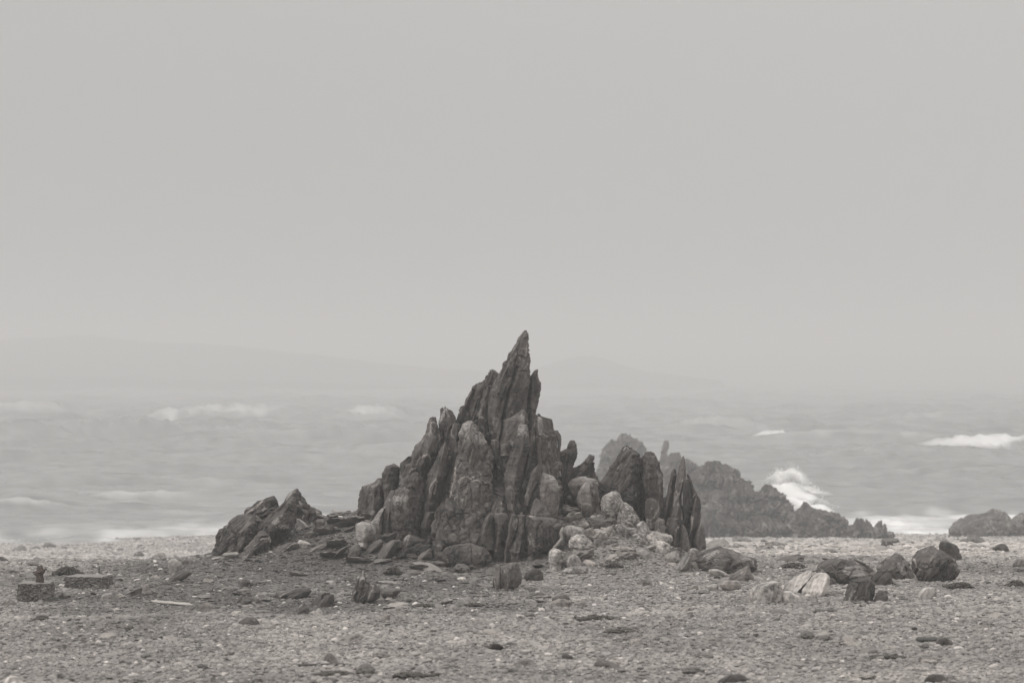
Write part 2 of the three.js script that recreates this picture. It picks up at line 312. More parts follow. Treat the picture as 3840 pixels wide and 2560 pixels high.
// sea: swell rolling in, breakers and wash
const breakers = [ // [frame column, distance, half width m, height m, depth m, foam, skew]
  [700, 322, 5.5, 1.5, 9, 0.55, 0.05], [900, 345, 9.5, 1.6, 9, 0.50, 0.02], [1390, 345, 4.2, 1.7, 8, 0.5, -0.06], [60, 390, 9, 1.8, 9, 0.35, 0],
  [2940, 228, 3.0, 0.9, 4, 0.8, -0.05], [3740, 208, 6.8, 1.4, 6, 0.82, -0.05], [3200, 222, 10, 0.5, 4, 0.28, 0.01],
  [2700, 262, 6, 1.3, 6, 0.22, 0.03], [3480, 330, 4, 1.3, 6, 0.4, 0],
  [2940, 134, 1.3, 0.6, 3, 0.84, 0.2], [3010, 130, 1.6, 0.65, 2.6, 0.84, 0.1], [2985, 121, 1.6, 0.85, 3, 0.84, 0.4], [2930, 114, 1.5, 0.85, 3, 0.84, 0.3], [3010, 110, 1.2, 0.5, 3, 0.84, 0.3], [2830, 112, 1.2, 0.75, 3, 0.84, 0.2],
  [20, 118, 2.6, 0.55, 2.2, 0.35, 0.1], [330, 126, 6, 0.45, 2.5, 0.2, -0.1], [1290, 190, 6, 0.8, 3, 0.10, 0.02], [150, 236, 24, 1.7, 7, 0.03, -0.14], [1000, 255, 20, 1.0, 6, 0.03, -0.08], [3000, 178, 14, 0.9, 4, 0.05, 0.04],
  [300, 205, 12, 0.8, 4, 0.03, -0.1], [1200, 222, 9, 0.9, 4, 0.05, 0.03], [120, 178, 9, 0.7, 3.5, 0.02, -0.08], [3600, 150, 9, 0.6, 3, 0.04, 0.03], [700, 160, 9, 0.6, 3, 0.05, -0.06], [400, 143, 8, 0.6, 3, 0.03, -0.05], [3300, 165, 7, 0.6, 3, 0.03, 0.02], [3750, 180, 7, 0.7, 3, 0.03, -0.02],
];
const WAVES = [[2.1, 0.3, 5.2], [2.9, -0.28, 0.4], [3.9, 0.22, 1.9], [5.2, -0.12, 3.3], [7.1, 0.15, 0.8], [10.5, -0.2, 2.6]];
const SWELL = 1.471; // metres per unit of the wave pattern below
function seaAt(X, D) {
  const x = X / SWELL, d = D / SWELL;
  const far = clamp(d / 160, 0.55, 1.7), w = 7 * noise(x * 0.012, d * 0.016, 4.4);
  let h = 0, foam = 0;
  h += 0.12 * far * Math.sin((d + w + x * 0.10) * 0.26) + 0.14 * far * fbm(x * 0.045, d * 0.13, 1.5, 3) + 0.12 * far * fbm(x * 0.17, d * 0.42, 6.5, 3) + 0.05 * noise(x * 0.8, d * 1.3, 3);
  // wind sea: short-crested waves with sharpened tops
  const wx = x + 2.5 * noise(x * 0.06, d * 0.06, 3.3), wd = d + 3.5 * noise(x * 0.045, d * 0.07, 5.1);
  for (const [len, dir, ph] of WAVES) { const a = (wd * Math.cos(dir) + wx * Math.sin(dir)) * Math.PI / len + ph, patch = clamp(0.55 + 1.5 * noise(x * 0.35 / len + ph, d * 0.5 / len, ph * 3), 0, 1.4); h += 0.066 * len * far * patch * (0.64 - Math.abs(Math.sin(a))); }
  const ragged = fbm(x * 0.30 + 5, d * 0.22, 8.8, 4) + 0.35 * noise(x * 1.1, d * 0.6, 4.1);
  for (const [px, d0, hw, ht, dep, f, sk] of breakers) {
    const x0 = PX(px, d0), dx = x - x0, e = Math.abs(dx) / hw; if (e > 2.2) continue;
    const dd = d - d0 + sk * dx * 3 + 1.6 * noise(x * 0.11, px, 2), along = Math.exp(-Math.pow(e, 4) * 0.8) * (1 + 0.22 * noise(x * 0.5, d0, 7));
    const front = dd < 0 ? Math.exp(-Math.pow(-dd / (dep * 0.35), 2)) : Math.exp(-Math.pow(dd / dep, 2));
    h += ht * along * front * (1 + (f > 0.85 ? 0.6 : 0.25) * fbm(x * 1.3, d * 0.8, 3, 4));
    foam += f * along * smooth(0.03, 0.25, front) * smooth(0.25, 0.95, front + 0.75 * ragged) * (dd < 0 ? 1 : smooth(dep, 0, dd));
  }
  // white wash running up the beach, and foam trailing in streaks
  const edge = d - 97 - 1.5 * smooth(0, 15, x) - 6 * smooth(-19, -10, x) * smooth(2, -4, x) + 1.6 * noise(x * 0.17, 3, 1);
  foam += (0.9 * smooth(16, 3, edge + 7 * ragged - (x > 14 ? 4 : 0))) * smooth(-3, 1, edge + 3) * (x > 10 ? 0.9 : 0.36 + 0.6 * ragged);
  foam += 0.22 * smooth(0.38, 0.9, fbm(x * 0.05 + 9, d * 0.22, 2.2, 4) + 0.25) * smooth(200, 110, d);
  h += 0.10 * clamp(foam) * (0.5 + fbm(x * 1.7, d * 1.7, 5, 2));
  return [SEA + h * SWELL, clamp(foam)];
}
{
  const ds = [132]; while (ds[ds.length - 1] < 4200) { const d = ds[ds.length - 1]; ds.push(d + Math.max(0.42, d * d * 0.0000105)); if (ds.length > 1500) break; }
  const n = 440, xs = []; for (let i = 0; i <= n; i++) { const s = i / n * 2 - 1, k = s * (0.245 + 0.5 * Math.pow(Math.abs(s), 9)); xs.push((d) => k * (d + 20)); }
  const g = sheet(xs, ds, (x, d) => { const [h, f] = seaAt(x, d), k = f * f * (3 - 2 * f), spot = 1 + 0.15 * noise(x * 2, d * 2, 2), wt = 0.145 * (1 + 0.15 * fbm(x * 0.03, d * 0.06, 3, 3) + 0.45 * fbm(x * 0.4, d * 0.8, 9, 3)); return [h, mix(wt, 0.72 * spot, k), mix(wt, 0.715 * spot, k), mix(wt * 0.98, 0.70 * spot, k)]; });
  structure('sea', g, new THREE.MeshStandardMaterial({ vertexColors: true, roughness: 0.2 }));
}
{ // low headlands almost lost in the haze
  const hill = (d0, prof) => sheet(steps([[PX(prof[0][0], d0), 8], [PX(prof[prof.length - 1][0], d0), 1]]), steps([[d0 - 60, 12], [d0 + 120, 1]]), (x, d) => {
    const top = Math.max(-2.9, PY(table(prof, 1920 + x * F / d0), d0) - SEA), a = Math.exp(-Math.pow((d - d0) / 55, 2)), h = SEA - 3 + (top + 3) * a * (1 + 0.08 * noise(x * 0.03, d * 0.03, 1)); const c = 0.06 * (1 + 0.4 * noise(x * 0.05, d * 0.05, 2));
    return [h, c, c, c * 0.95];
  });
  const m = new THREE.MeshStandardMaterial({ vertexColors: true, roughness: 1 });
  structure('headland', hill(1350, [[-900, 1330], [-300, 1290], [150, 1262], [420, 1262], [760, 1290], [1050, 1315], [1300, 1345], [1500, 1368], [1800, 1388], [2100, 1402], [2300, 1420]]), m);
  structure('island', hill(1350, [[1700, 1425], [1900, 1400], [2040, 1372], [2120, 1345], [2200, 1332], [2270, 1345], [2360, 1375], [2500, 1400], [2700, 1425]]), m);
}
{ // flying spray torn off the wave that breaks behind the shore rocks
  setSeed(91); const spots = [[2950, 133, 1.2, 1.3], [3005, 130, 1.2, 1.6], [2985, 119, 1.6, 1.2], [2915, 112, 1.6, 1.0], [2840, 111, 1.4, 0.9], [3740, 206, 6, 1.6], [2940, 227, 3, 1.2]], n = 3500;
  const im = shade(new THREE.InstancedMesh(new THREE.IcosahedronGeometry(1, 0), new THREE.MeshStandardMaterial({ color: new THREE.Color().setRGB(0.74, 0.73, 0.715), roughness: 0.8 }), n)), m = new THREE.Matrix4();
  for (let i = 0; i < n; i++) {
    const [px, d0, w, h] = spots[Math.floor(rnd() * (spots.length - (i % 3 ? 2 : 0)))].map((q, n) => n ? q * SWELL : q), gx = (rnd() + rnd() + rnd() - 1.5) * 1.1, d = d0 + rr(-1.2, 1.2), x = PX(px, d0) + gx * w, r = rr(0.007, 0.028) * (d0 > 220 ? 2.2 : 1.4), y = seaAt(x, d)[0] + h * 0.24 * Math.pow(rnd(), 2.0) * Math.max(0, 1 - gx * gx * 0.5);
    im.setMatrixAt(i, m.makeScale(r * rr(0.7, 1.8), r, r).setPosition(x, y, -d));
  }
  im.name = 'spray'; im.userData = { kind: 'stuff', label: 'white spray flying off the wave breaking behind the shore rocks', category: 'spray' }; scene.add(im);
}
// ---------------------------------------------------------------- the standing rocks
outcrop('spire_rock', 'tall jagged rock outcrop of upright slabs ending in a sharp pointed spire', 'rock', [
  ['spire', A1([88, 1606, 1620], [110, 1588, 1626], [130, 1572, 1629], [190, 1540, 1633], [262, 1502, 1637], [282, 1480, 1638], [345, 1452, 1654], [390, 1430, 1657], [450, 1395, 1648], [520, 1355, 1640], [600, 1312, 1632], [700, 1298, 1622], [800, 1296, 1625], [880, 1305, 1640], [960, 1330, 1650], [1040, 1350, 1640], [1140, 1350, 1640]), 36.3,
    { t: 0.3, root: 0.6, rough: 0.35, plate: 0.7, facet: 0.35, serrate: 0, cracks: [[L1([1550, 395], [1500, 540], [1462, 640], [1440, 750], [1425, 900], [1400, 1000], [1385, 1070]), 0.016, 0.10], [L1([1545, 250], [1520, 420], [1490, 520]), 0.012, 0.03]] }],
  ['slab', A1([755, 1575, 1607], [800, 1520, 1618], [840, 1440, 1625], [950, 1418, 1632], [1040, 1405, 1600], [1130, 1400, 1560]), 36.05, { t: 0.14, root: 0.3, facet: 0.4, rough: 0.4, plate: 0.4, tone: 0.090 }],
  ['block', A1([1040, 1410, 1490], [1075, 1404, 1496], [1122, 1408, 1488]), 35.95, { t: 0.12, root: 0.02, rough: 0.4, plate: 0.3, tone: 0.082 }],
  ['block', A1([1010, 1325, 1385], [1060, 1322, 1392], [1138, 1326, 1392]), 36.0, { t: 0.14, root: 0.05, rough: 0.5, plate: 0.4, tone: 0.087 }],
  ['fin', A1([409, 1713, 1719], [420, 1687, 1720], [460, 1660, 1722], [500, 1652, 1728], [540, 1648, 1739], [600, 1645, 1737], [660, 1640, 1728], [720, 1632, 1712], [780, 1632, 1697], [840, 1640, 1690], [900, 1640, 1690]), 36.42, { t: 0.16, root: 0.4, facet: 0.5, rough: 0.35 }],
  ['slab', A1([470, 1628, 1672], [600, 1600, 1668], [750, 1590, 1665], [900, 1590, 1660]), 36.62, { t: 0.2, root: 0.4, rough: 0.5, plate: 1.2 }],
  ['shoulder', A1([437, 1296, 1314], [465, 1274, 1390], [510, 1236, 1380], [545, 1190, 1370], [570, 1155, 1360], [620, 1140, 1350], [680, 1118, 1340], [735, 1100, 1340], [760, 1070, 1340], [810, 1046, 1340], [860, 1034, 1340], [940, 1034, 1340], [1060, 1034, 1350]), 36.7, { t: 0.34, root: 0.5, serrate: 1.6, plate: 1.7, bedSize: 0.09, rough: 0.8, bed: bedding(14, 0.2) }],
  ['fluted_slab', A1([560, 1290, 1330], [620, 1268, 1322], [700, 1220, 1312], [800, 1192, 1312], [900, 1205, 1335], [980, 1262, 1350], [1045, 1325, 1360]), 36.35, { t: 0.16, root: 0.15, plate: 2.0, bedSize: 0.06, rough: 0.5, bed: bedding(8, 0.1) }],
  ['slab', A1([845, 808, 862], [880, 790, 870], [950, 775, 860], [1010, 740, 850], [1060, 690, 820], [1120, 668, 780], [1250, 655, 760]), 36.2, { t: 0.3, root: 0.6, rough: 0.6, serrate: 0.6 }],
  ['pillar', A1([860, 815, 850], [880, 808, 872], [940, 802, 888], [1000, 758, 890], [1050, 708, 878], [1110, 670, 868], [1160, 656, 838], [1240, 650, 796], [1300, 640, 768], [1360, 630, 738], [1440, 610, 700], [1500, 580, 690], [1568, 560, 720], [1700, 540, 730]), 35.9, { t: 0.30, root: 0.5, facet: 0.6, rough: 0.6, plate: 0.5, lean: -0.05 }],
  ['crest', A1([785, 930, 960], [800, 902, 1000], [840, 897, 1030], [870, 884, 1035], [950, 885, 1060], [1030, 900, 1050], [1200, 930, 1060], [1300, 930, 1060], [1420, 930, 1060]), 36.3, { t: 0.3, root: 0.6, serrate: 1.7, plate: 1.7, bedSize: 0.08, rough: 0.7 }],
  ['wedge', A1([1030, 935, 946], [1080, 900, 952], [1150, 870, 952], [1220, 835, 948], [1300, 800, 944], [1400, 770, 908], [1500, 755, 890], [1600, 740, 880], [1740, 735, 860], [1890, 735, 842]), 35.7, { t: 0.26, root: 0.35, facet: 0.5, rough: 0.5, plate: 0.5 }],
  ['slab', A1([875, 1005, 1060], [1000, 978, 1062], [1100, 972, 1082], [1200, 978, 1065], [1280, 980, 1045], [1340, 935, 1015], [1400, 905, 995], [1500, 890, 990]), 36.0, { t: 0.28, root: 0.5, plate: 1.3, rough: 0.6, bedSize: 0.08 }],
  ['crown_block', A1([857, 1130, 1156], [880, 1085, 1192], [910, 1065, 1225], [950, 1050, 1252], [1000, 1046, 1277], [1060, 1042, 1302], [1120, 1040, 1325], [1200, 1030, 1332], [1270, 1020, 1332], [1340, 1000, 1332], [1440, 990, 1340]), 35.7, { t: 0.38, root: 0.4, rough: 0.8, plate: 0.5, patch: [[1250 + 1130 / 2.24, 1200 + 915 / 2.24, 50], [1250 + 1235 / 2.24, 1200 + 985 / 2.24, 32]], cracks: [[L1([1085, 950], [1060, 1060], [1050, 1130]), 0.03, 0.09]] }],
  ['bulge', A2([265, 1090, 1180], [300, 1040, 1240], [400, 1010, 1335], [500, 1000, 1440], [600, 990, 1450], [690, 985, 1420], [780, 985, 1400]), 35.35, { t: 0.42, root: 0.3, rough: 1.5, plate: 0.8, dome: 0.15, serrate: 0.6 }],
  ['bulge', A2([670, 940, 1010], [700, 900, 1200], [725, 880, 1290], [780, 842, 1335], [880, 820, 1380], [980, 800, 1420], [1060, 790, 1520], [1105, 800, 1560], [1150, 930, 1560]), 35.15, { t: 0.5, root: 0.03, flare: -0.1, rough: 1.5, plate: 0.7, dome: 0.1, serrate: 0.8 }],
  ['core', A1([905, 905, 1045], [1050, 730, 1330], [1250, 660, 1420], [1400, 600, 1480], [1568, 500, 1500]), 36.22, { t: 0.3, root: 0.6, rough: 1, plate: 1.5, step: 0.02 }],
  ['core', A1([1000, 1520, 1870], [1300, 1460, 1880], [1568, 1420, 1900]), 36.12, { t: 0.3, root: 0.6, rough: 1, plate: 1.5, step: 0.02 }],
  ['core', A2([340, 1100, 1240], [450, 960, 1500], [600, 880, 1850], [800, 820, 2050], [1000, 810, 2080], [1300, 830, 1950]), 35.74, { t: 0.42, root: 0.4, rough: 1, plate: 1.5, step: 0.025 }],
  ['ledge', A2([1112, 792, 965], [1150, 800, 1010], [1220, 802, 960], [1290, 822, 930]), 35.05, { t: 0.3, root: 0.15, rough: 0.7, plate: 0.4, tone: 0.060 }],
  ['ledge', A2([1100, 900, 1500], [1160, 900, 1560], [1300, 900, 1600]), 35.4, { t: 0.3, root: 0.2, rough: 0.9, plate: 0.6, tone: 0.060 }],
  ['pillar', A1([888, 1560, 1628], [930, 1547, 1642], [1000, 1532, 1652], [1060, 1507, 1652], [1130, 1490, 1630], [1200, 1470, 1612], [1280, 1452, 1600], [1340, 1442, 1590], [1400, 1445, 1570], [1500, 1450, 1560]), 35.8, { t: 0.30, root: 0.5, facet: 0.6, rough: 0.6, plate: 0.6, patch: [[1250 + 1590 / 2.24, 1200 + 915 / 2.24, 34]] }],
  ['slab', A1([940, 1652, 1690], [1050, 1640, 1702], [1150, 1622, 1712], [1250, 1602, 1702], [1350, 1582, 1682], [1450, 1562, 1662], [1560, 1550, 1650]), 35.95, { t: 0.28, root: 0.4, plate: 0.9, rough: 0.5 }],
  ['tower', A1([876, 1690, 1740], [890, 1652, 1826], [920, 1642, 1850], [960, 1642, 1880], [1000, 1642, 1886], [1100, 1645, 1890], [1200, 1700, 1890], [1300, 1730, 1886], [1360, 1750, 1884], [1450, 1750, 1884]), 36.25, { t: 0.36, root: 0.5, serrate: 1.6, plate: 0.8, rough: 0.7 }],
  ['slab', A1([983, 1695, 1742], [1050, 1682, 1752], [1150, 1690, 1752], [1250, 1702, 1752], [1320, 1700, 1748]), 35.92, { t: 0.14, root: 0.3, plate: 0.6, rough: 0.4, tone: 0.087 }],
  ['knob', A1([935, 1850, 1890], [960, 1860, 1908], [1000, 1878, 1918], [1050, 1882, 1913], [1090, 1880, 1905]), 36.5, { t: 0.16, root: 0.4, rough: 0.5, plate: 0.5 }],
  ['flake', A1([1015, 1990, 2028], [1040, 1975, 2038], [1080, 1965, 2053], [1110, 1890, 2053], [1160, 1880, 2048], [1220, 1880, 2027], [1300, 1880, 2002], [1400, 1885, 1965], [1470, 1890, 1950]), 36.7, { t: 0.18, root: 0.5, plate: 0.9, rough: 0.5, bed: bedding(20, 0.3) }],
  ['flake', A1([1135, 2155, 2175], [1170, 2130, 2189], [1210, 2062, 2192], [1260, 2022, 2196], [1320, 1992, 2205], [1400, 1945, 2215], [1500, 1930, 2220]), 36.85, { t: 0.2, root: 0.5, plate: 1.2, rough: 0.6, bed: bedding(28, 0.3) }],
  ['flake', A1([1200, 1890, 1925], [1260, 1885, 1935], [1340, 1885, 1930], [1420, 1890, 1920]), 36.55, { t: 0.1, root: 0.3, plate: 0.5, rough: 0.4 }],
  ['pillar', A1([1220, 1715, 1728], [1280, 1672, 1730], [1350, 1652, 1726], [1430, 1632, 1730], [1500, 1612, 1730], [1600, 1600, 1730], [1680, 1590, 1720]), 35.6, { t: 0.2, root: 0.4, plate: 1.1, rough: 0.5, bedSize: 0.07 }],
  ['slab', A2([370, 2012, 2060], [400, 2002, 2130], [470, 1990, 2190], [550, 1985, 2203], [650, 1990, 2195], [740, 2020, 2185], [850, 2060, 2170], [900, 2060, 2165]), 35.35, { t: 0.3, root: 0.3, plate: 0.5, rough: 0.6, tone: 0.084, patch: [[1350 + 2150 / 2.94, 1650 + 440 / 2.94, 30]] }],
  ['boulder', A2([505, 1635, 1665], [540, 1605, 1692], [600, 1598, 1702], [650, 1610, 1700], [690, 1630, 1690]), 35.25, { t: 0.2, root: 0.1, plate: 0.3, rough: 0.6, tone: 0.082 }],
  ['slab', A2([630, 1520, 1550], [690, 1480, 1590], [760, 1450, 1615], [830, 1420, 1620]), 35.25, { t: 0.2, root: 0.2, plate: 0.7, rough: 0.5, tone: 0.082 }],
  ['column', A2([815, 1420, 1480], [850, 1390, 1482], [950, 1342, 1474], [1050, 1332, 1472], [1120, 1342, 1470], [1185, 1380, 1470]), 35.02, { t: 0.24, root: 0.02, plate: 0.5, rough: 0.6 }],
  ['column', A2([812, 1482, 1622], [900, 1482, 1640], [1000, 1492, 1622], [1100, 1478, 1602], [1190, 1474, 1562]), 35.05, { t: 0.22, root: 0.02, plate: 1.1, bedSize: 0.06, rough: 0.5, tone: 0.087 }],
  ['blade', A2([825, 1672, 1730], [880, 1652, 1740], [960, 1638, 1730], [1040, 1632, 1710], [1120, 1612, 1672], [1200, 1602, 1640]), 34.9, { t: 0.12, root: 0.02, plate: 0.7, rough: 0.35, tone: 0.087, bed: bedding(16) }],
  ['column', A2([835, 1740, 1822], [950, 1732, 1828], [1050, 1702, 1826], [1150, 1662, 1832], [1215, 1652, 1832]), 34.98, { t: 0.2, root: 0.02, plate: 1.1, bedSize: 0.06, rough: 0.5, tone: 0.082 }],
  ['column', A2([1200, 1602, 1640], [1260, 1592, 1636], [1330, 1592, 1630]), 34.92, { t: 0.12, root: 0.1, plate: 0.8, rough: 0.4 }],
  ['column', A2([1215, 1642, 1800], [1280, 1650, 1802], [1340, 1660, 1805]), 34.98, { t: 0.2, root: 0.15, plate: 1, bedSize: 0.06, rough: 0.5 }],
  ['column', A2([1215, 1472, 1592], [1260, 1474, 1592], [1320, 1492, 1585]), 35.05, { t: 0.2, root: 0.12, plate: 1, bedSize: 0.06, rough: 0.5, tone: 0.060 }],
  ['wedge', A2([645, 1938, 1952], [700, 1902, 2012], [760, 1882, 2052], [820, 1867, 2092], [862, 1900, 2095], [885, 1960, 2060]), 35.05, { t: 0.2, root: 0.05, plate: 0.4, rough: 0.5 }],
  ['foot_boulder', A2([835, 1832, 1872], [868, 1830, 2150], [920, 1826, 2215], [1000, 1826, 2226], [1080, 1830, 2217], [1140, 1832, 2182], [1200, 1840, 2105], [1275, 1850, 1965]), 35.0, { t: 0.42, root: 0.15, plate: 0.4, rough: 0.7 }],
  ['foot_boulder', A2([1145, 1180, 1262], [1170, 942, 1332], [1210, 892, 1402], [1250, 867, 1452], [1290, 865, 1467], [1330, 880, 1462], [1362, 960, 1420]), 34.75, { t: 0.3, root: 0.1, plate: 0.25, rough: 0.9, tone: 0.055 }],
  ['knob', A1([1212, 500, 516], [1230, 442, 550], [1290, 412, 562], [1340, 408, 562], [1400, 420, 552], [1450, 432, 530], [1520, 440, 520]), 36.1, { t: 0.26, root: 0.3, rough: 0.7, plate: 0.5 }],
  ['slab', A1([1175, 630, 655], [1215, 562, 662], [1260, 560, 655], [1320, 552, 645], [1400, 540, 625], [1500, 530, 605], [1600, 520, 600]), 36.15, { t: 0.26, root: 0.5, rough: 0.8, plate: 1, serrate: 0.6 }],
  ['shoulder', A2([430, 192, 240], [470, 142, 262], [500, 32, 272], [540, 0, 282], [650, -15, 290], [780, -30, 275], [870, -30, 240]), 36.35, { t: 0.36, root: 0.3, rough: 0.9, plate: 0.4, pale: 0.28, tone: 0.082 }],
  ['buttress', A2([270, 520, 602], [350, 500, 645], [430, 470, 702], [520, 440, 690], [600, 402, 672], [680, 372, 695], [780, 368, 695], [880, 352, 688], [960, 360, 672], [990, 390, 640]), 35.6, { t: 0.36, root: 0.25, rough: 0.9, plate: 0.9, bedSize: 0.08 }],
  ['slab', A2([560, 332, 402], [650, 302, 402], [720, 272, 382], [800, 252, 372], [900, 242, 362], [985, 242, 352]), 35.72, { t: 0.2, root: 0.25, rough: 0.5, plate: 0.7 }],
  ['flake', A2([800, 722, 832], [880, 692, 806], [960, 662, 806], [1020, 702, 800], [1042, 745, 790]), 35.42, { t: 0.16, root: 0.12, rough: 0.5, plate: 0.5 }],
  ['slab', A2([700, 690, 840], [800, 680, 830], [900, 690, 820]), 35.55, { t: 0.2, root: 0.3, rough: 0.6, plate: 0.6 }],
]);
outcrop('needle_rock', 'dark rock outcrop with slim needle spires and a rough dome, behind pale rubble', 'rock', [
  ['dome', A3([262, 800, 950], [300, 772, 975], [350, 742, 990], [400, 702, 1012], [450, 662, 1022], [500, 632, 1024], [550, 592, 1028], [600, 552, 1032], [700, 532, 1038], [800, 525, 1035], [850, 525, 1032], [920, 560, 1032], [1010, 600, 1030]), 36.7, { t: 0.42, root: 0.3, plate: 0.7, rough: 1, bed: bedding(30, 0.4) }],
  ['dark_cap', A3([240, 842, 872], [250, 815, 912], [290, 785, 952], [330, 762, 945], [380, 745, 900]), 36.85, { t: 0.3, root: 0.2, plate: 0.8, rough: 0.8, tone: 0.041, serrate: 0.5 }],
  ['spike', A3([258, 958, 966], [300, 950, 975], [360, 945, 985]), 36.7, { t: 0.06, root: 0.1, plate: 0.4, rough: 0.2, tone: 0.049 }],
  ['crevice_rock', A3([330, 960, 1060], [500, 970, 1070], [700, 980, 1080], [900, 980, 1090], [1050, 1000, 1100]), 36.85, { t: 0.22, root: 0.2, plate: 1.4, rough: 0.8, tone: 0.049 }],
  ['pillar', A3([290, 1052, 1140], [320, 1032, 1178], [380, 1028, 1202], [450, 1040, 1218], [520, 1032, 1236], [600, 1032, 1246], [680, 1050, 1244], [760, 1090, 1244], [900, 1110, 1260]), 36.45, { t: 0.28, root: 0.3, plate: 0.5, rough: 0.6, serrate: 0.6 }],
  ['block', A3([765, 1070, 1102], [790, 1050, 1182], [850, 1046, 1216], [920, 1046, 1226], [1000, 1056, 1212], [1060, 1068, 1155], [1095, 1080, 1115]), 36.15, { t: 0.2, root: 0.1, plate: 0.3, rough: 0.6, tone: 0.066 }],
  ['needle', A3([320, 1459, 1467], [370, 1437, 1482], [430, 1421, 1490], [500, 1406, 1493], [600, 1386, 1482], [700, 1366, 1458], [800, 1352, 1442], [900, 1342, 1432], [1000, 1310, 1425]), 36.35, { t: 0.17, root: 0.4, plate: 0.5, rough: 0.4 }],
  ['needle', A3([470, 1357, 1380], [500, 1332, 1390], [560, 1322, 1386], [640, 1306, 1376], [720, 1292, 1372], [800, 1272, 1352], [900, 1262, 1335], [1000, 1252, 1310], [1080, 1240, 1310]), 36.5, { t: 0.15, root: 0.3, plate: 0.9, rough: 0.4, serrate: 0.8 }],
  ['finger', A3([563, 1472, 1515], [600, 1462, 1526], [700, 1456, 1536], [800, 1456, 1536], [900, 1460, 1522], [960, 1464, 1505], [1050, 1445, 1480]), 36.2, { t: 0.13, root: 0.2, plate: 0.25, rough: 0.4, tone: 0.082 }],
  ['slab', A3([510, 1497, 1520], [560, 1512, 1546], [640, 1530, 1572], [700, 1540, 1600], [800, 1535, 1600], [900, 1520, 1600]), 36.6, { t: 0.2, root: 0.4, plate: 0.9, rough: 0.6, tone: 0.055 }],
  ['slab', A3([722, 1597, 1615], [780, 1572, 1642], [850, 1552, 1650], [950, 1532, 1650], [1030, 1512, 1642], [1120, 1500, 1605], [1210, 1520, 1580]), 36.3, { t: 0.24, root: 0.4, plate: 0.6, rough: 0.5 }],
  ['crevice_rock', A3([760, 1240, 1330], [880, 1230, 1560], [1050, 1220, 1560], [1250, 1250, 1600]), 36.6, { t: 0.2, root: 0.2, plate: 1.2, rough: 0.8, tone: 0.049 }],
  ['corner_slab', A3([1030, 1648, 1660], [1080, 1620, 1686], [1150, 1592, 1696], [1250, 1562, 1700], [1345, 1580, 1703]), 36.15, { t: 0.24, root: 0.3, plate: 0.4, rough: 0.4, tone: 0.082, pale: 0.1 }],
  ['block', A3([980, 1290, 1412], [1050, 1272, 1426], [1150, 1262, 1416], [1250, 1290, 1425], [1315, 1320, 1425]), 36.0, { t: 0.26, root: 0.25, plate: 0.8, rough: 0.7, bedSize: 0.08 }],
  ['block', A3([1058, 1440, 1470], [1100, 1426, 1492], [1180, 1412, 1516], [1260, 1406, 1532], [1335, 1420, 1542]), 35.9, { t: 0.24, root: 0.25, plate: 0.7, rough: 0.7 }],
  ['wedge', A3([810, 1395, 1426], [850, 1370, 1442], [940, 1332, 1450], [1040, 1350, 1452]), 36.1, { t: 0.18, root: 0.2, plate: 0.5, rough: 0.5, tone: 0.076 }],
  ['pale_edged_slab', A3([975, 1187, 1225], [1000, 1166, 1262], [1060, 1152, 1268], [1160, 1150, 1265]), 35.8, { t: 0.12, root: 0.2, plate: 0.3, rough: 0.4, tone: 0.082, pale: 0.1 }],
]);
outcrop('leaning_rock', 'low dark rock of tilted slabs rising to a blunt peak, on the left slope', 'rock', [
  ['slab', A4([550, 545, 780], [600, 482, 830], [650, 412, 830], [700, 342, 820], [800, 297, 790], [900, 267, 740], [980, 247, 620], [1060, 237, 460]), 36.2, { t: 0.42, root: 0.2, plate: 0.6, rough: 0.9, bed: bedding(48, 0.5) }],
  ['slab', A4([343, 895, 978], [380, 785, 994], [430, 712, 1004], [480, 652, 1010], [540, 602, 1000], [620, 540, 960]), 36.65, { t: 0.34, root: 0.3, plate: 0.9, rough: 0.7, bed: bedding(58, 0.4), serrate: 0.4 }],
  ['peak', A4([242, 1200, 1226], [290, 1132, 1257], [340, 1092, 1278], [380, 1082, 1318], [440, 1100, 1358], [500, 1150, 1470], [560, 1160, 1480]), 36.95, { t: 0.36, root: 0.4, plate: 0.6, rough: 0.8, bed: bedding(40, 0.5), patch: [[700 + 1130 / 2.94, 1750 + 310 / 2.94, 26]] }],
  ['ridge', A4([288, 1165, 1200], [360, 1102, 1204], [420, 1042, 1206], [480, 982, 1204], [540, 902, 1200], [600, 822, 1198], [660, 792, 1192], [720, 762, 1140], [780, 742, 1060], [840, 742, 980]), 36.05, { t: 0.4, root: 0.25, plate: 0.8, rough: 0.8, bed: bedding(42, 0.5), tone: 0.063 }],
  ['lobe', A4([715, 802, 862], [760, 752, 922], [820, 722, 942], [880, 642, 905], [950, 582, 865], [1000, 542, 770], [1060, 502, 620]), 35.7, { t: 0.34, root: 0.15, plate: 0.7, rough: 0.8, bed: bedding(38, 0.5) }],
]);
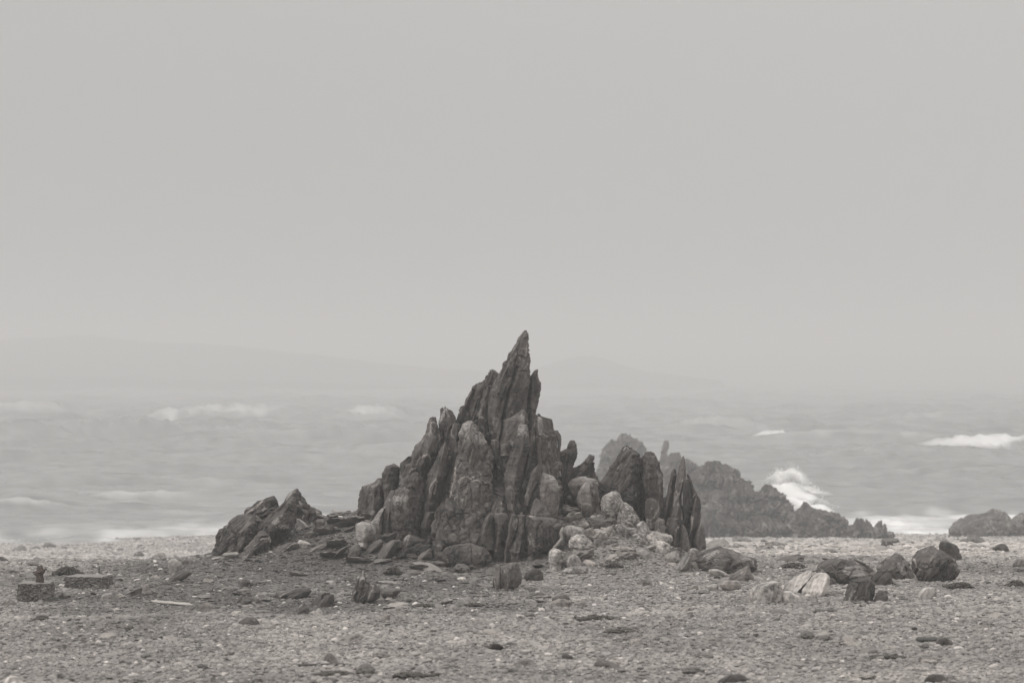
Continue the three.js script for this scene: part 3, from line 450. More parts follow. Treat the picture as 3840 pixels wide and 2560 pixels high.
{
  const far = { step: 0.07, root: 0.9, amp: 3.2, plate: 1.7, rough: 0.7, bedSize: 0.6, taper: 0.45, round: true, k: 8, box: 0.7, serrate: 4, jag: 4, facetSize: 1.6, facet: 1.1, tone: 0.075, bed: bedding(20, 0.5) };
  const p = (rows, d, { tone, ...o } = {}) => [o.name ?? 'crag', A8(...rows), d * SWELL, { ...far, ...o, t: o.t * SWELL }];
  outcrop('shore_ridge', 'long hazy ridge of craggy rocks at the water edge, behind the needle rock', 'rock', [
    p([[127, 187, 215], [145, 168, 275], [170, 155, 300], [200, 145, 318], [240, 140, 330], [330, 130, 360], [450, 110, 420]], 125, { name: 'tower', amp: 2.4, plate: 1.8, t: 1.4, tone: 0.26 }),
    p([[165, 132, 170], [185, 97, 180], [220, 80, 180], [270, 72, 170], [340, 42, 170], [480, 20, 180]], 123, { name: 'tower', amp: 2.4, plate: 1.8, t: 1.2, tone: 0.26 }),
    p([[146, 420, 440], [165, 414, 442], [190, 406, 438], [220, 400, 432], [245, 394, 450], [300, 370, 500], [380, 330, 510]], 122, { name: 'finger', jag: 1.5, serrate: 0, amp: 1.6, facet: 0.4, t: 0.5, rough: 0.5, plate: 0.5, tone: 0.24 }),
    p([[236, 455, 500], [270, 440, 540], [300, 400, 560], [400, 380, 600], [560, 380, 640]], 112, { t: 1.0, tone: 0.24 }),
    p([[285, 560, 585], [300, 540, 605], [350, 520, 620], [450, 500, 640], [560, 500, 650]], 95, { t: 0.9 }),
    p([[293, 640, 720], [308, 605, 785], [340, 590, 822], [380, 590, 868], [420, 590, 905], [480, 590, 930], [560, 590, 960]], 94, { t: 1.6 }),
    p([[405, 965, 995], [430, 935, 1048], [470, 900, 1075], [520, 800, 1108], [560, 700, 1120], [620, 690, 1140]], 92, { t: 1.3 }),
    p([[415, 740, 850], [440, 690, 905], [500, 650, 930], [560, 630, 950], [610, 630, 960]], 91, { t: 1.2, tone: 0.076 }),
    p([[517, 1165, 1195], [540, 1125, 1305], [570, 1105, 1378], [600, 1085, 1420], [640, 1100, 1430]], 90, { t: 0.9, serrate: 5, tone: 0.085 }),
    p([[560, 1120, 1230], [590, 1130, 1270], [635, 1140, 1280]], 87, { name: 'boulder', t: 0.7, tone: 0.051 }),
    p([[605, 1440, 1520], [625, 1405, 1540], [650, 1430, 1550]], 89, { name: 'boulder', t: 0.5, serrate: 5, tone: 0.085 }),
    p([[612, 1572, 1600], [635, 1552, 1625], [660, 1548, 1640]], 88, { name: 'boulder', t: 0.4, tone: 0.049 }),
    p([[570, 560, 780], [600, 540, 860], [640, 540, 920]], 88, { name: 'boulder', t: 0.6, tone: 0.066 }),
    p([[590, 880, 1000], [610, 830, 1090], [640, 830, 1100]], 88, { name: 'boulder', t: 0.6, tone: 0.066 }),
  ]);
  outcrop('wash_rock', 'hazy dark rock mound in the white wash at the right edge', 'rock', [
    p([[515, 2186, 2200], [540, 2142, 2248], [570, 2062, 2275], [600, 1992, 2330], [640, 1972, 2400], [660, 1970, 2420]], 90, { name: 'mound', facet: 0.45, serrate: 0.5, jag: 2, t: 1.5, tone: 0.055 }),
    p([[548, 2330, 2440], [580, 2290, 2480], [640, 2270, 2500]], 93, { name: 'mound', facet: 0.45, serrate: 0.5, jag: 2, t: 1.2, tone: 0.055 }),
  ]);
}
// ---------------------------------------------------------------- single boulders and stones (read from the frame, set down where their foot meets the ground)
const K = { // kinds of stone
  dark: { tone: 0.065, plate: 0.5, rough: 0.7, bed: bedding(55, 0.4) },
  slate: { tone: 0.080, plate: 0.45, rough: 0.4, bed: bedding(62, 0.5), box: 0.55 },
  grey: { tone: 0.126, plate: 0.25, rough: 0.7, box: 0.65 },
  pale: { tone: 0.225, plate: 0.2, rough: 0.95, box: 0.62, crust: 0.38, pale: 0.15, tint: SAND },
  white: { tone: 0.300, plate: 0.2, rough: 0.6, box: 0.8, crust: 0.42, pale: 0.1, tint: SAND },
  lump: { tone: 0.198, plate: 0.1, rough: 1.0, box: 0.62, nodule: 1.5, crust: 0.36, pale: 0.2, tint: SAND, amp: 1.3 },
};
function stone(name, label, category, kind, rows, o = {}) {
  const b = rows[rows.length - 1], w = Math.max(...rows.map((r) => r[2] - r[1])), d0 = o.d ?? landing((b[1] + b[2]) / 2, b[0]);
  const t = o.t ?? w * d0 / F * 0.38, d = o.d ?? d0 + 0.55 * t;
  // rows were read where the stone's foot shows; keep its outline while it is set half its depth further back
  const opt = { step: 0.016, facet: 0.8, root: 0.1, serrate: 0, jag: 0.7, dome: 0.2, round: kind === 'grey', k: 7, ...K[kind], ...o, t };
  return tag(rockMesh(name, rockGeometry(rows, d, opt), stoneMat), label, category, o.group);
}
const S = (name, label, kind, rows, o) => stone(name, label, 'boulder', kind, rows, o);
const s = (name, label, kind, rows, o) => stone(name, label, 'stone', kind, rows, o);
// between the two outcrops
S('boulder', 'pale-crusted boulder wedged between spire rock and needle rock', 'grey', A3([548, 312, 430], [566, 272, 522], [620, 232, 546], [700, 262, 550], [780, 300, 548], [850, 340, 540]), { d: 36.35, t: 0.28, pale: 0.35, root: 0.2, tone: 0.117 });
S('boulder', 'grey boulder with a pale crest standing before the pale-crusted boulder', 'grey', A3([580, 430, 462], [640, 372, 464], [720, 332, 468], [800, 320, 492], [880, 350, 502], [965, 385, 490]), { d: 36.0, t: 0.22, tone: 0.095, patch: [[2050 + 430 / 2.85, 1600 + 640 / 2.85, 26]] });
S('conglomerate_boulder', 'lumpy pale conglomerate boulder leaning on the dark dome of needle rock', 'lump', A3([702, 692, 750], [730, 632, 792], [780, 602, 802], [850, 590, 802], [900, 600, 790], [960, 650, 770]), { d: 35.85, t: 0.2, tone: 0.153 });
S('conglomerate_boulder', 'broad pale conglomerate boulder spilling down below the dark dome', 'lump', A3([820, 800, 850], [880, 782, 912], [950, 762, 962], [1010, 750, 982], [1080, 780, 960]), { d: 35.75, t: 0.22, tone: 0.234 });
S('curved_slab', 'dark curved slab lying across the pale rubble', 'dark', A3([985, 440, 520], [1000, 420, 752], [1040, 415, 742], [1090, 450, 732], [1140, 560, 726], [1205, 670, 722]), { d: 35.35, t: 0.2, bed: bedding(78, 0.3), plate: 0.8 });
S('conglomerate_boulder', 'wide speckled conglomerate boulder with an undercut foot amid the rubble', 'lump', A3([1045, 762, 822], [1080, 732, 882], [1150, 735, 1012], [1200, 735, 1052], [1250, 762, 1062], [1290, 820, 1045]), { d: 35.2, t: 0.22, tone: 0.162 });
S('conglomerate_boulder', 'upright speckled boulder with a dark right face beside the undercut one', 'lump', A3([1015, 1002, 1045], [1050, 962, 1072], [1120, 985, 1102], [1180, 1005, 1098], [1230, 1020, 1080]), { d: 35.45, t: 0.15, tone: 0.153 });
S('conglomerate_boulder', 'slab-topped pale conglomerate block below the needle spires', 'lump', A3([1130, 1142, 1200], [1160, 1092, 1322], [1200, 1076, 1332], [1240, 1076, 1312], [1300, 1060, 1260]), { d: 35.15, t: 0.2, tone: 0.234, box: 0.5 });
S('conglomerate_boulder', 'pale conglomerate stub under the slab-topped block', 'lump', A3([1225, 1172, 1250], [1250, 1156, 1312], [1300, 1152, 1322], [1370, 1150, 1310], [1405, 1160, 1300]), { d: 34.95, t: 0.17, tone: 0.261 });
S('boulder', 'pale bleached boulder left of the undercut conglomerate', 'pale', A12([75, 1010, 1100], [110, 980, 1150], [170, 980, 1150], [230, 1000, 1120]), { d: 35.3, t: 0.14, tone: 0.270 });
S('boulder', 'pale cracked double boulder in the middle of the rubble slope', 'pale', A12([140, 690, 790], [170, 620, 890], [230, 605, 898], [270, 620, 880], [300, 660, 850]), { t: 0.16, d: 35.05 });
S('boulder', 'smooth grey boulder under the cracked double boulder', 'pale', A12([285, 680, 880], [340, 660, 895], [400, 660, 900], [460, 700, 880]), { t: 0.16, d: 34.85, tone: 0.180 });
S('boulder', 'broad pale boulder resting against the foot of spire rock', 'pale', A12([95, 290, 420], [120, 260, 545], [190, 250, 575], [260, 250, 590], [330, 280, 590]), { t: 0.26, d: 35.1, tone: 0.207 });
S('boulder', 'pale knobbly boulder below the broad one at the foot of spire rock', 'lump', A12([235, 420, 560], [270, 350, 600], [320, 330, 640], [380, 340, 660], [430, 380, 660]), { t: 0.2, d: 34.8, tone: 0.243 });
S('boulder', 'rounded pale boulder at the lower left corner of the rubble', 'lump', A12([430, 80, 150], [455, 45, 220], [520, 30, 235], [600, 40, 240], [665, 60, 200]), { t: 0.2, d: 34.2, tone: 0.225 });
S('boulder', 'pale domed boulder with a dark flat underside at the bottom of the rubble', 'pale', A12([515, 370, 430], [545, 300, 480], [600, 265, 500], [650, 255, 515], [695, 270, 515]), { t: 0.18, tone: 0.216 });
S('boulder', 'low round sandy boulder right of the rubble slope', 'pale', A12([432, 1350, 1420], [450, 1290, 1480], [500, 1270, 1520], [570, 1290, 1530]), { t: 0.2, tone: 0.216, amp: 0.7 });
S('boulder', 'grey pointed boulder in the centre of the rubble slope', 'grey', A12([445, 1030, 1080], [480, 1000, 1130], [530, 985, 1170], [560, 1000, 1200]), { t: 0.16, tone: 0.153 });
S('boulder', 'grey sloping stone between domed boulder and sandy boulder', 'grey', A12([590, 560, 640], [630, 530, 730], [680, 560, 760]), { t: 0.15, tone: 0.153 });
s('stone', 'small dark-bottomed stone at the lower edge of the rubble', 'grey', A12([625, 800, 850], [650, 780, 890], [695, 775, 880]), { tone: 0.153 });
s('stone', 'pale knob at the end of the rubble slope beside the big flat boulder', 'pale', A12([418, 2120, 2200], [440, 2090, 2230], [480, 2090, 2240], [500, 2110, 2230]), { d: 34.9 });
s('stone', 'dark angular stone between the pale stub and the big flat boulder', 'dark', A12([450, 1880, 1950], [490, 1830, 1980], [550, 1805, 1985], [598, 1850, 1970]), { tone: 0.091 });
s('stone', 'dark stone tucked behind the angular stone by the pale stub', 'dark', A12([412, 1830, 1980], [440, 1740, 1998], [500, 1740, 1995], [540, 1780, 1990]), { d: 35.1, tone: 0.076 });
s('stone', 'cracked pale slab lying flat below the rubble', 'pale', A12([725, 280, 640], [760, 240, 685], [800, 300, 640]), { tone: 0.198 });
// boulders on the right
S('boulder', 'large flat dark boulder lying on the gravel right of needle rock', 'dark', A6([340, 800, 872], [370, 722, 1002], [400, 602, 1082], [450, 532, 1162], [490, 492, 1292], [540, 472, 1312], [590, 455, 1306], [640, 470, 1292], [672, 700, 1280]), { tone: 0.080, plate: 0.35, bed: bedding(74, 0.3), t: 0.42 });
S('boulder', 'pale wedge of rock against the left end of the large flat boulder', 'pale', A6([432, 422, 490], [480, 372, 502], [540, 312, 492], [600, 242, 470], [642, 250, 400]), { t: 0.2, tone: 0.198 });
S('boulder', 'grey sloping boulder half sunk beyond the large flat boulder', 'dark', A6([440, 1802, 1862], [470, 1622, 1902], [510, 1542, 1910], [560, 1452, 1910], [590, 1425, 1905]), { tone: 0.091, d: 36.9, t: 0.26 });
s('stone', 'triangular grey stone before the right end of the large flat boulder', 'slate', A6([582, 1162, 1205], [630, 1082, 1222], [680, 992, 1242], [720, 945, 1256], [768, 955, 1240]), { tone: 0.117, t: 0.14, amp: 0.5 });
s('stone', 'flat pale oval stone at the foot of the large flat boulder', 'pale', A6([632, 700, 840], [650, 690, 902], [690, 740, 942], [720, 830, 935]), { tone: 0.225, t: 0.12, root: 0.04, amp: 0.5 });
s('stone', 'rounded grey oval stone left of the white quartz rocks', 'grey', A6([778, 890, 1080], [810, 842, 1105], [850, 860, 1102], [884, 930, 1072]), { tone: 0.153, t: 0.14, root: 0.03, amp: 0.5 });
s('stone', 'small pale stone with a dark hole left of the rounded oval stone', 'pale', A6([810, 730, 810], [840, 670, 820], [880, 690, 810]), { tone: 0.216 });
s('stone', 'thin grey slab left of the small pale stone', 'slate', A6([825, 480, 560], [855, 430, 570], [885, 430, 560]), { tone: 0.144, amp: 0.5 });
S('quartz_rock', 'folded white quartz rock, leftmost of the white cluster', 'white', A6([785, 1492, 1572], [830, 1302, 1602], [880, 1252, 1622], [940, 1222, 1642], [1000, 1217, 1642], [1052, 1225, 1640]), { t: 0.24, amp: 1.4 });
S('quartz_rock', 'long sloping white quartz rock behind the folded one', 'white', A6([650, 1932, 2000], [690, 1872, 2036], [740, 1782, 2032], [800, 1692, 1992], [870, 1642, 1902], [930, 1640, 1860]), { t: 0.26 });
S('quartz_rock', 'split white quartz rock, rightmost and roundest of the white cluster', 'white', A6([680, 2072, 2192], [720, 2012, 2217], [800, 1932, 2207], [880, 1872, 2182], [960, 1872, 2130]), { t: 0.26 });
S('quartz_rock', 'low pale quartz rock filling the front of the white cluster', 'white', A6([910, 1642, 1762], [960, 1622, 1852], [1045, 1640, 1870]), { t: 0.2, tone: 0.288 });
S('boulder', 'dark boulder with a mottled pale band behind the white quartz rocks', 'dark', A7([545, 162, 352], [570, 62, 402], [600, 32, 452], [640, 12, 492], [680, 40, 512], [720, 110, 490], [752, 160, 420]), { t: 0.36, bed: bedding(75, 0.3), patch: [[3050 + 290 / 2.209, 1850 + 640 / 2.209, 26], [3050 + 370 / 2.209, 1850 + 630 / 2.209, 22]] });
S('boulder', 'grey cracked boulder between the mottled boulder and the big ribbed one', 'dark', A7([510, 672, 722], [540, 612, 752], [580, 572, 792], [620, 532, 812], [660, 550, 842], [706, 600, 857]), { t: 0.34, tone: 0.087, amp: 1.2 });
S('boulder', 'big ribbed dark boulder, largest of the group on the right', 'dark', A7([440, 962, 990], [470, 892, 1042], [510, 842, 1132], [550, 812, 1202], [600, 802, 1214], [650, 822, 1212], [690, 850, 1196], [738, 900, 1182]), { t: 0.4, bed: bedding(35, 0.5), plate: 0.8 });
S('boulder', 'smooth dark boulder peeking out behind the big ribbed one', 'dark', A7([405, 1062, 1130], [430, 1047, 1187], [470, 1047, 1206], [512, 1070, 1226]), { d: 37.6, t: 0.22, plate: 0.2 });
S('upright_slab', 'dark upright slab with a split face right of the white quartz rocks', 'dark', A7([690, 432, 490], [720, 322, 502], [780, 292, 504], [840, 262, 502], [898, 242, 495]), { t: 0.2, bed: bedding(20, 0.4), plate: 0.9, tone: 0.057 });
S('boulder', 'dark block behind the upright slab', 'dark', A7([640, 532, 622], [690, 502, 652], [730, 500, 662], [765, 520, 662]), { tone: 0.072 });
s('stone', 'small dark pointed stone right of the upright slab', 'dark', A7([805, 542, 590], [850, 512, 616], [898, 502, 612]), { tone: 0.084 });
s('stone', 'small dark stone between white quartz and mottled boulder', 'dark', A7([705, 130, 170], [730, 120, 190], [768, 125, 190]), { tone: 0.076 });
s('stone', 'pale angular quartz stone below the big ribbed boulder', 'white', A7([785, 922, 1010], [820, 882, 1022], [872, 875, 1015]), { tone: 0.270 });
s('stone', 'dark rounded stone on the pale beach at the far right', 'dark', A7([425, 1542, 1600], [450, 1492, 1620], [486, 1485, 1620]), { tone: 0.068 });
s('stone', 'grey stone cut by the right edge below the lone dark one', 'grey', A7([553, 1700, 1770], [585, 1662, 1790], [618, 1655, 1800]), { tone: 0.117 });
s('stone', 'small pointed dark stone on the pale beach behind the mottled boulder', 'dark', A7([395, 575, 597], [430, 560, 612], [455, 540, 615]), { tone: 0.076 });
s('stone', 'round dark stone beside the pointed one on the pale beach', 'dark', A7([398, 612, 655], [415, 605, 665], [440, 610, 665]), { tone: 0.076 });
s('stone', 'pale-topped stone at the foot of the shore ridge', 'grey', A6([105, 1460, 1530], [140, 1400, 1550], [180, 1382, 1555], [208, 1385, 1540]), { tone: 0.135 });
s('stone', 'pale pointed stone before the shore ridge, close to needle rock', 'pale', A6([35, 1010, 1040], [70, 985, 1065], [110, 970, 1090], [130, 965, 1090]), { tone: 0.234 });
// before the spire
S('stump_rock', 'small upright ribbed rock like a stump before spire rock', 'dark', A10([152, 240, 332], [175, 192, 340], [220, 185, 362], [280, 180, 372], [330, 180, 362], [392, 185, 275]), { t: 0.2, bed: bedding(6, 0.2), bedSize: 0.06, plate: 1.4, tone: 0.087, rough: 0.4 });
S('stump_rock', 'short leaning splinter rock at the left of the stump rock', 'dark', A10([165, 148, 180], [200, 135, 186], [260, 120, 188], [330, 108, 180], [385, 125, 180]), { t: 0.13, bed: bedding(12, 0.2), bedSize: 0.06, plate: 1.2, tone: 0.095, rough: 0.4 });
s('stone', 'dark rounded stone right of the stump rock', 'dark', A10([200, 452, 530], [230, 402, 556], [270, 386, 562], [303, 420, 550]), { plate: 0.25 });
s('stone', 'dark slaty stone resting on a paler one in mid gravel', 'slate', A10([425, 722, 762], [450, 642, 790], [478, 640, 790]), { tone: 0.068, root: 0.05 });
s('stone', 'rounded grey stone under the dark slaty one in mid gravel', 'grey', A10([465, 682, 762], [490, 622, 810], [528, 615, 808]), { tone: 0.126 });
s('stone', 'grey triangular stone right of the pair in mid gravel', 'grey', A10([480, 882, 912], [500, 860, 960], [520, 845, 990]), { tone: 0.135 });
s('stone', 'low grey shard right of mid gravel', 'slate', A10([292, 1420, 1490], [315, 1380, 1510], [340, 1385, 1520]), { tone: 0.126 });
s('stone', 'dark slope-backed stone lying alone in the blurred foreground gravel', 'dark', A10([1000, 1042, 1090], [1030, 1002, 1182], [1066, 1000, 1245]), { tone: 0.068, plate: 0.2 });
s('stone', 'small dark stone in the foreground, up and left of the slope-backed one', 'dark', A10([945, 735, 775], [965, 718, 820], [982, 725, 825]), { tone: 0.068, plate: 0.2 });
s('stone', 'flat grey stone in the foreground left of the slope-backed one', 'grey', A10([1005, 340, 470], [1030, 310, 490], [1055, 320, 480]), { tone: 0.091 });
s('stone', 'dark low stone at the bottom edge towards the right', 'dark', A10([1140, 2180, 2340], [1165, 2110, 2370], [1195, 2100, 2370]), { tone: 0.065, plate: 0.2 });
s('stone', 'dark stone cut by the bottom edge near the right corner', 'dark', A7([1510, 960, 1080], [1535, 925, 1120], [1570, 920, 1150]), { tone: 0.061, plate: 0.2 });
s('stone', 'rounded stone at the end of a dark plank in the right foreground', 'grey', A7([1198, 1050, 1110], [1220, 1025, 1150], [1262, 1030, 1160]), { tone: 0.091 });
S('splinter_rock', 'jagged dark splinter rock sticking out of the slope left of centre', 'dark', A9([238, 1315, 1326], [290, 1272, 1346], [340, 1252, 1420], [400, 1232, 1450], [450, 1218, 1430], [498, 1225, 1330]), { t: 0.2, bed: bedding(18, 0.2), bedSize: 0.07, plate: 1.6, tone: 0.076, serrate: 0.8 });
S('flat_slab', 'flat dark slab with a sharp lower edge right of the splinter rock', 'slate', A9([383, 1480, 1652], [405, 1465, 1645], [435, 1480, 1615], [457, 1530, 1590]), { tone: 0.076, t: 0.2, root: 0.02, amp: 0.4 });
S('mound_rock', 'low dark crumbly ledge on the slope left of the splinter rock', 'dark', A9([385, 660, 860], [420, 545, 835], [460, 520, 760]), { t: 0.24, tone: 0.065 });
S('mound_rock', 'small dark ridged rock at the left end of the crumbly ledge', 'dark', A9([435, 225, 282], [470, 202, 400], [525, 190, 405]), { t: 0.2, tone: 0.068, bed: bedding(30, 0.3), plate: 1.1 });
S('mound_rock', 'tufted dark rock between crumbly ledge and splinter rock', 'dark', A9([430, 945, 1060], [470, 885, 1064], [535, 852, 1050]), { t: 0.2, tone: 0.065, bed: bedding(25, 0.3), plate: 1.2, serrate: 0.4 });
s('stone', 'dark pyramid stone at the brow of the foreground gravel', 'slate', A9([500, 780, 812], [540, 742, 840], [592, 732, 845]), { tone: 0.072 });
s('stone', 'small white triangular stone right of the dark pyramid stone', 'white', A9([545, 915, 940], [570, 898, 955], [592, 890, 965]), { tone: 0.270 });
s('stone', 'dark weedy hump on the brow at the left', 'dark', A9([630, 270, 370], [655, 225, 402], [690, 215, 410]), { tone: 0.065 });
s('stone', 'pale flat cobble right of the weedy hump', 'pale', A9([695, 440, 540], [710, 415, 560], [727, 425, 550]), { tone: 0.234 });
s('stone', 'leaning grey wedge stone on the brow in the middle', 'slate', A9([600, 1500, 1560], [630, 1470, 1558], [662, 1460, 1550]), { tone: 0.135 });
s('stone', 'round hollowed stone on the left slope', 'grey', A9([285, 250, 290], [310, 230, 320], [355, 235, 300]), { tone: 0.091 });
s('stone', 'pale rounded stone touching the hollowed one', 'pale', A9([295, 320, 370], [320, 310, 385], [350, 320, 380]), { tone: 0.180 });
s('stone', 'pale flat shard on the middle of the slope', 'pale', A9([308, 990, 1070], [330, 1020, 1085], [348, 1050, 1082]), { tone: 0.243, root: 0.02 });
s('stone', 'white bar-shaped stone on the slope below spire rock', 'white', A9([275, 2150, 2230], [290, 2150, 2235], [303, 2180, 2225]), { tone: 0.378, root: 0.02, amp: 0.4 });
s('stone', 'dark faceted stone with a pale top on the slope', 'slate', A9([210, 1740, 1800], [230, 1700, 1835], [250, 1700, 1830]), { tone: 0.091 });
S('triangle_stone', 'dark triangular stone standing in the bottom foreground behind a thin stick', 'dark', A9([940, 1005, 1030], [980, 978, 1085], [1010, 970, 1130], [1040, 965, 1165]), { tone: 0.072, t: 0.12, plate: 0.2 });
// slabs and boulders at the left foot of the spire
S('quartz_rock', 'mottled white rock at the left foot of spire rock', 'white', A11([270, 720, 780], [310, 630, 940], [400, 632, 990], [480, 640, 975], [570, 660, 890], [610, 700, 830]), { d: 35.3, t: 0.24, tone: 0.243, crust: 0.42, pale: 0.3 });
S('quartz_rock', 'pale upright rock leaning on the left buttress of spire rock', 'pale', A11([28, 1090, 1140], [80, 1030, 1130], [180, 970, 1100], [280, 900, 1090], [380, 940, 1090], [470, 980, 1080]), { d: 35.6, t: 0.16, tone: 0.216 });
S('tilted_slab', 'dark tilted slab with an undercut edge below the mottled white rock', 'slate', A11([570, 1050, 1070], [620, 940, 1125], [700, 860, 1080], [770, 810, 1000], [840, 790, 880]), { t: 0.12, tone: 0.076, root: 0.05 });
S('tilted_slab', 'long thin slate slab jutting from the slope, leftmost of the tilted slabs', 'slate', A11([705, 430, 500], [760, 330, 470], [830, 260, 400], [915, 190, 290]), { t: 0.14, tone: 0.087, root: 0.03 });
S('tilted_slab', 'dark leaning slab between thin slate and undercut slab', 'dark', A11([670, 600, 690], [740, 520, 720], [830, 480, 710], [940, 450, 660]), { t: 0.16, tone: 0.068 });
S('hollow_rock', 'dark hollowed rock mass between tilted slabs and spire foot', 'dark', A11([520, 1560, 1620], [570, 1490, 1830], [650, 1450, 1930], [750, 1400, 1960], [850, 1250, 1950], [960, 1150, 1700]), { t: 0.34, tone: 0.061, plate: 0.9, rough: 1.3, d: 35.15 });
S('tilted_slab', 'dark ribbed slab propped on the hollowed rock', 'dark', A11([610, 1220, 1420], [700, 1100, 1400], [800, 1040, 1320], [900, 980, 1220], [955, 960, 1150]), { t: 0.2, tone: 0.072, plate: 0.9, bed: bedding(40, 0.3) });
S('tilted_slab', 'pale-faced slab under the foot boulder of spire rock', 'slate', A11([760, 1900, 1970], [820, 1790, 1975], [880, 1720, 1960], [950, 1690, 1850]), { t: 0.16, tone: 0.117 });
s('stone', 'dark lens-shaped stone on the mound right of leaning rock', 'slate', A11([340, 560, 625], [390, 420, 590], [450, 390, 480]), { t: 0.14, tone: 0.091, root: 0.03 });
s('stone', 'grey tapering stone above the mottled white rock', 'slate', A11([238, 780, 860], [270, 790, 920], [305, 850, 930]), { d: 35.7, tone: 0.126, root: 0.05 });
s('stone', 'brown flat slab lying below leaning rock', 'slate', A4([855, 1080, 1240], [890, 1000, 1230], [930, 970, 1160], [950, 1000, 1080]), { tone: 0.091, root: 0.04 });
s('stone', 'two-lobed pale stone on the slope beside leaning rock', 'pale', A4([815, 1230, 1290], [845, 1225, 1370], [885, 1260, 1350]), { tone: 0.243, root: 0.04 });
s('stone', 'pale grey boulder against the right foot of leaning rock', 'pale', A4([575, 1205, 1240], [620, 1200, 1310], [670, 1190, 1345], [715, 1195, 1280]), { tone: 0.180, d: 36.5 });
s('stone', 'grey round stone behind the pale boulder by leaning rock', 'grey', A4([585, 1420, 1500], [610, 1400, 1525], [655, 1420, 1500]), { tone: 0.144 });
s('stone', 'long grey slab on the slope below the two-lobed stone', 'slate', A4([862, 1470, 1570], [890, 1400, 1560], [935, 1340, 1480]), { tone: 0.135, root: 0.03 });
// far left
S('boulder', 'white knobbly boulder perched on a dark slab at the left', 'white', A5([382, 1640, 1700], [400, 1612, 1735], [440, 1615, 1742], [480, 1625, 1720], [525, 1630, 1700]), { tone: 0.297, amp: 1.2 });
S('tilted_slab', 'dark boat-shaped slab under the white knobbly boulder', 'slate', A5([492, 1720, 1830], [515, 1680, 1850], [550, 1640, 1810], [590, 1605, 1720], [608, 1600, 1650]), { tone: 0.091, root: 0.02 });
s('wedge_stone', 'grey wedge-shaped stone left of the white plank', 'slate', A5([652, 1340, 1365], [680, 1270, 1365], [710, 1200, 1350], [740, 1180, 1320]), { tone: 0.135, amp: 0.5 });
s('wedge_stone', 'squared grey stone standing right of the wedge stone', 'slate', A5([620, 1395, 1425], [660, 1375, 1445], [700, 1365, 1455], [724, 1370, 1450]), { tone: 0.144, amp: 0.5 });
s('stone', 'pale loaf-shaped stone between the concrete blocks and the wedge stone', 'pale', A5([710, 1000, 1075], [735, 972, 1085], [768, 975, 1080]), { tone: 0.216 });
s('stone', 'rounded grey boulder on the brow of the left beach', 'grey', A5([300, 1315, 1350], [325, 1288, 1385], [355, 1285, 1392]), { tone: 0.091 });
s('stone', 'low pale-grey boulder on the brow right of the rounded one', 'grey', A5([318, 1520, 1590], [345, 1470, 1610], [370, 1455, 1610]), { tone: 0.153 });
s('stone', 'dark flat stone beside the white knobbly boulder', 'slate', A5([395, 1750, 1850], [415, 1740, 1865], [432, 1760, 1860]), { tone: 0.076 });
s('stone', 'dark rectangular stone low on the left', 'dark', A5([925, 345, 465], [950, 338, 466], [970, 335, 465]), { tone: 0.076, amp: 0.4, box: 0.4 });
s('stone', 'dark stone at the left edge on the brow of the beach', 'dark', A5([358, -20, 30], [380, -20, 60], [402, -20, 120]), { tone: 0.084 });
s('stone', 'pale flaky stone right of the first concrete block', 'pale', A5([700, 590, 640], [725, 560, 690], [760, 550, 660]), { tone: 0.216 });
s('stone', 'low grey rock left of the first concrete block', 'grey', A5([770, 60, 110], [800, 20, 150], [830, 10, 170]), { tone: 0.117 });
s('stone', 'hollow-footed grey stone right of the white plank', 'grey', A5([800, 1960, 2000], [830, 1925, 2050], [880, 1915, 2060]), { tone: 0.144 });
s('stone', 'dark pebble lying alone on the blurred gravel at the left', 'dark', A5([1150, 770, 820], [1170, 755, 845], [1190, 760, 850]), { tone: 0.068 });
s('stone', 'white rounded stone at the bottom left corner', 'white', A5([1512, 70, 170], [1540, 40, 200], [1580, 30, 220]), { tone: 0.297 });
s('stone', 'dark mound with soft outline on the pale left beach', 'dark', A5([222, 430, 500], [245, 410, 540], [268, 420, 530]), { tone: 0.091 });

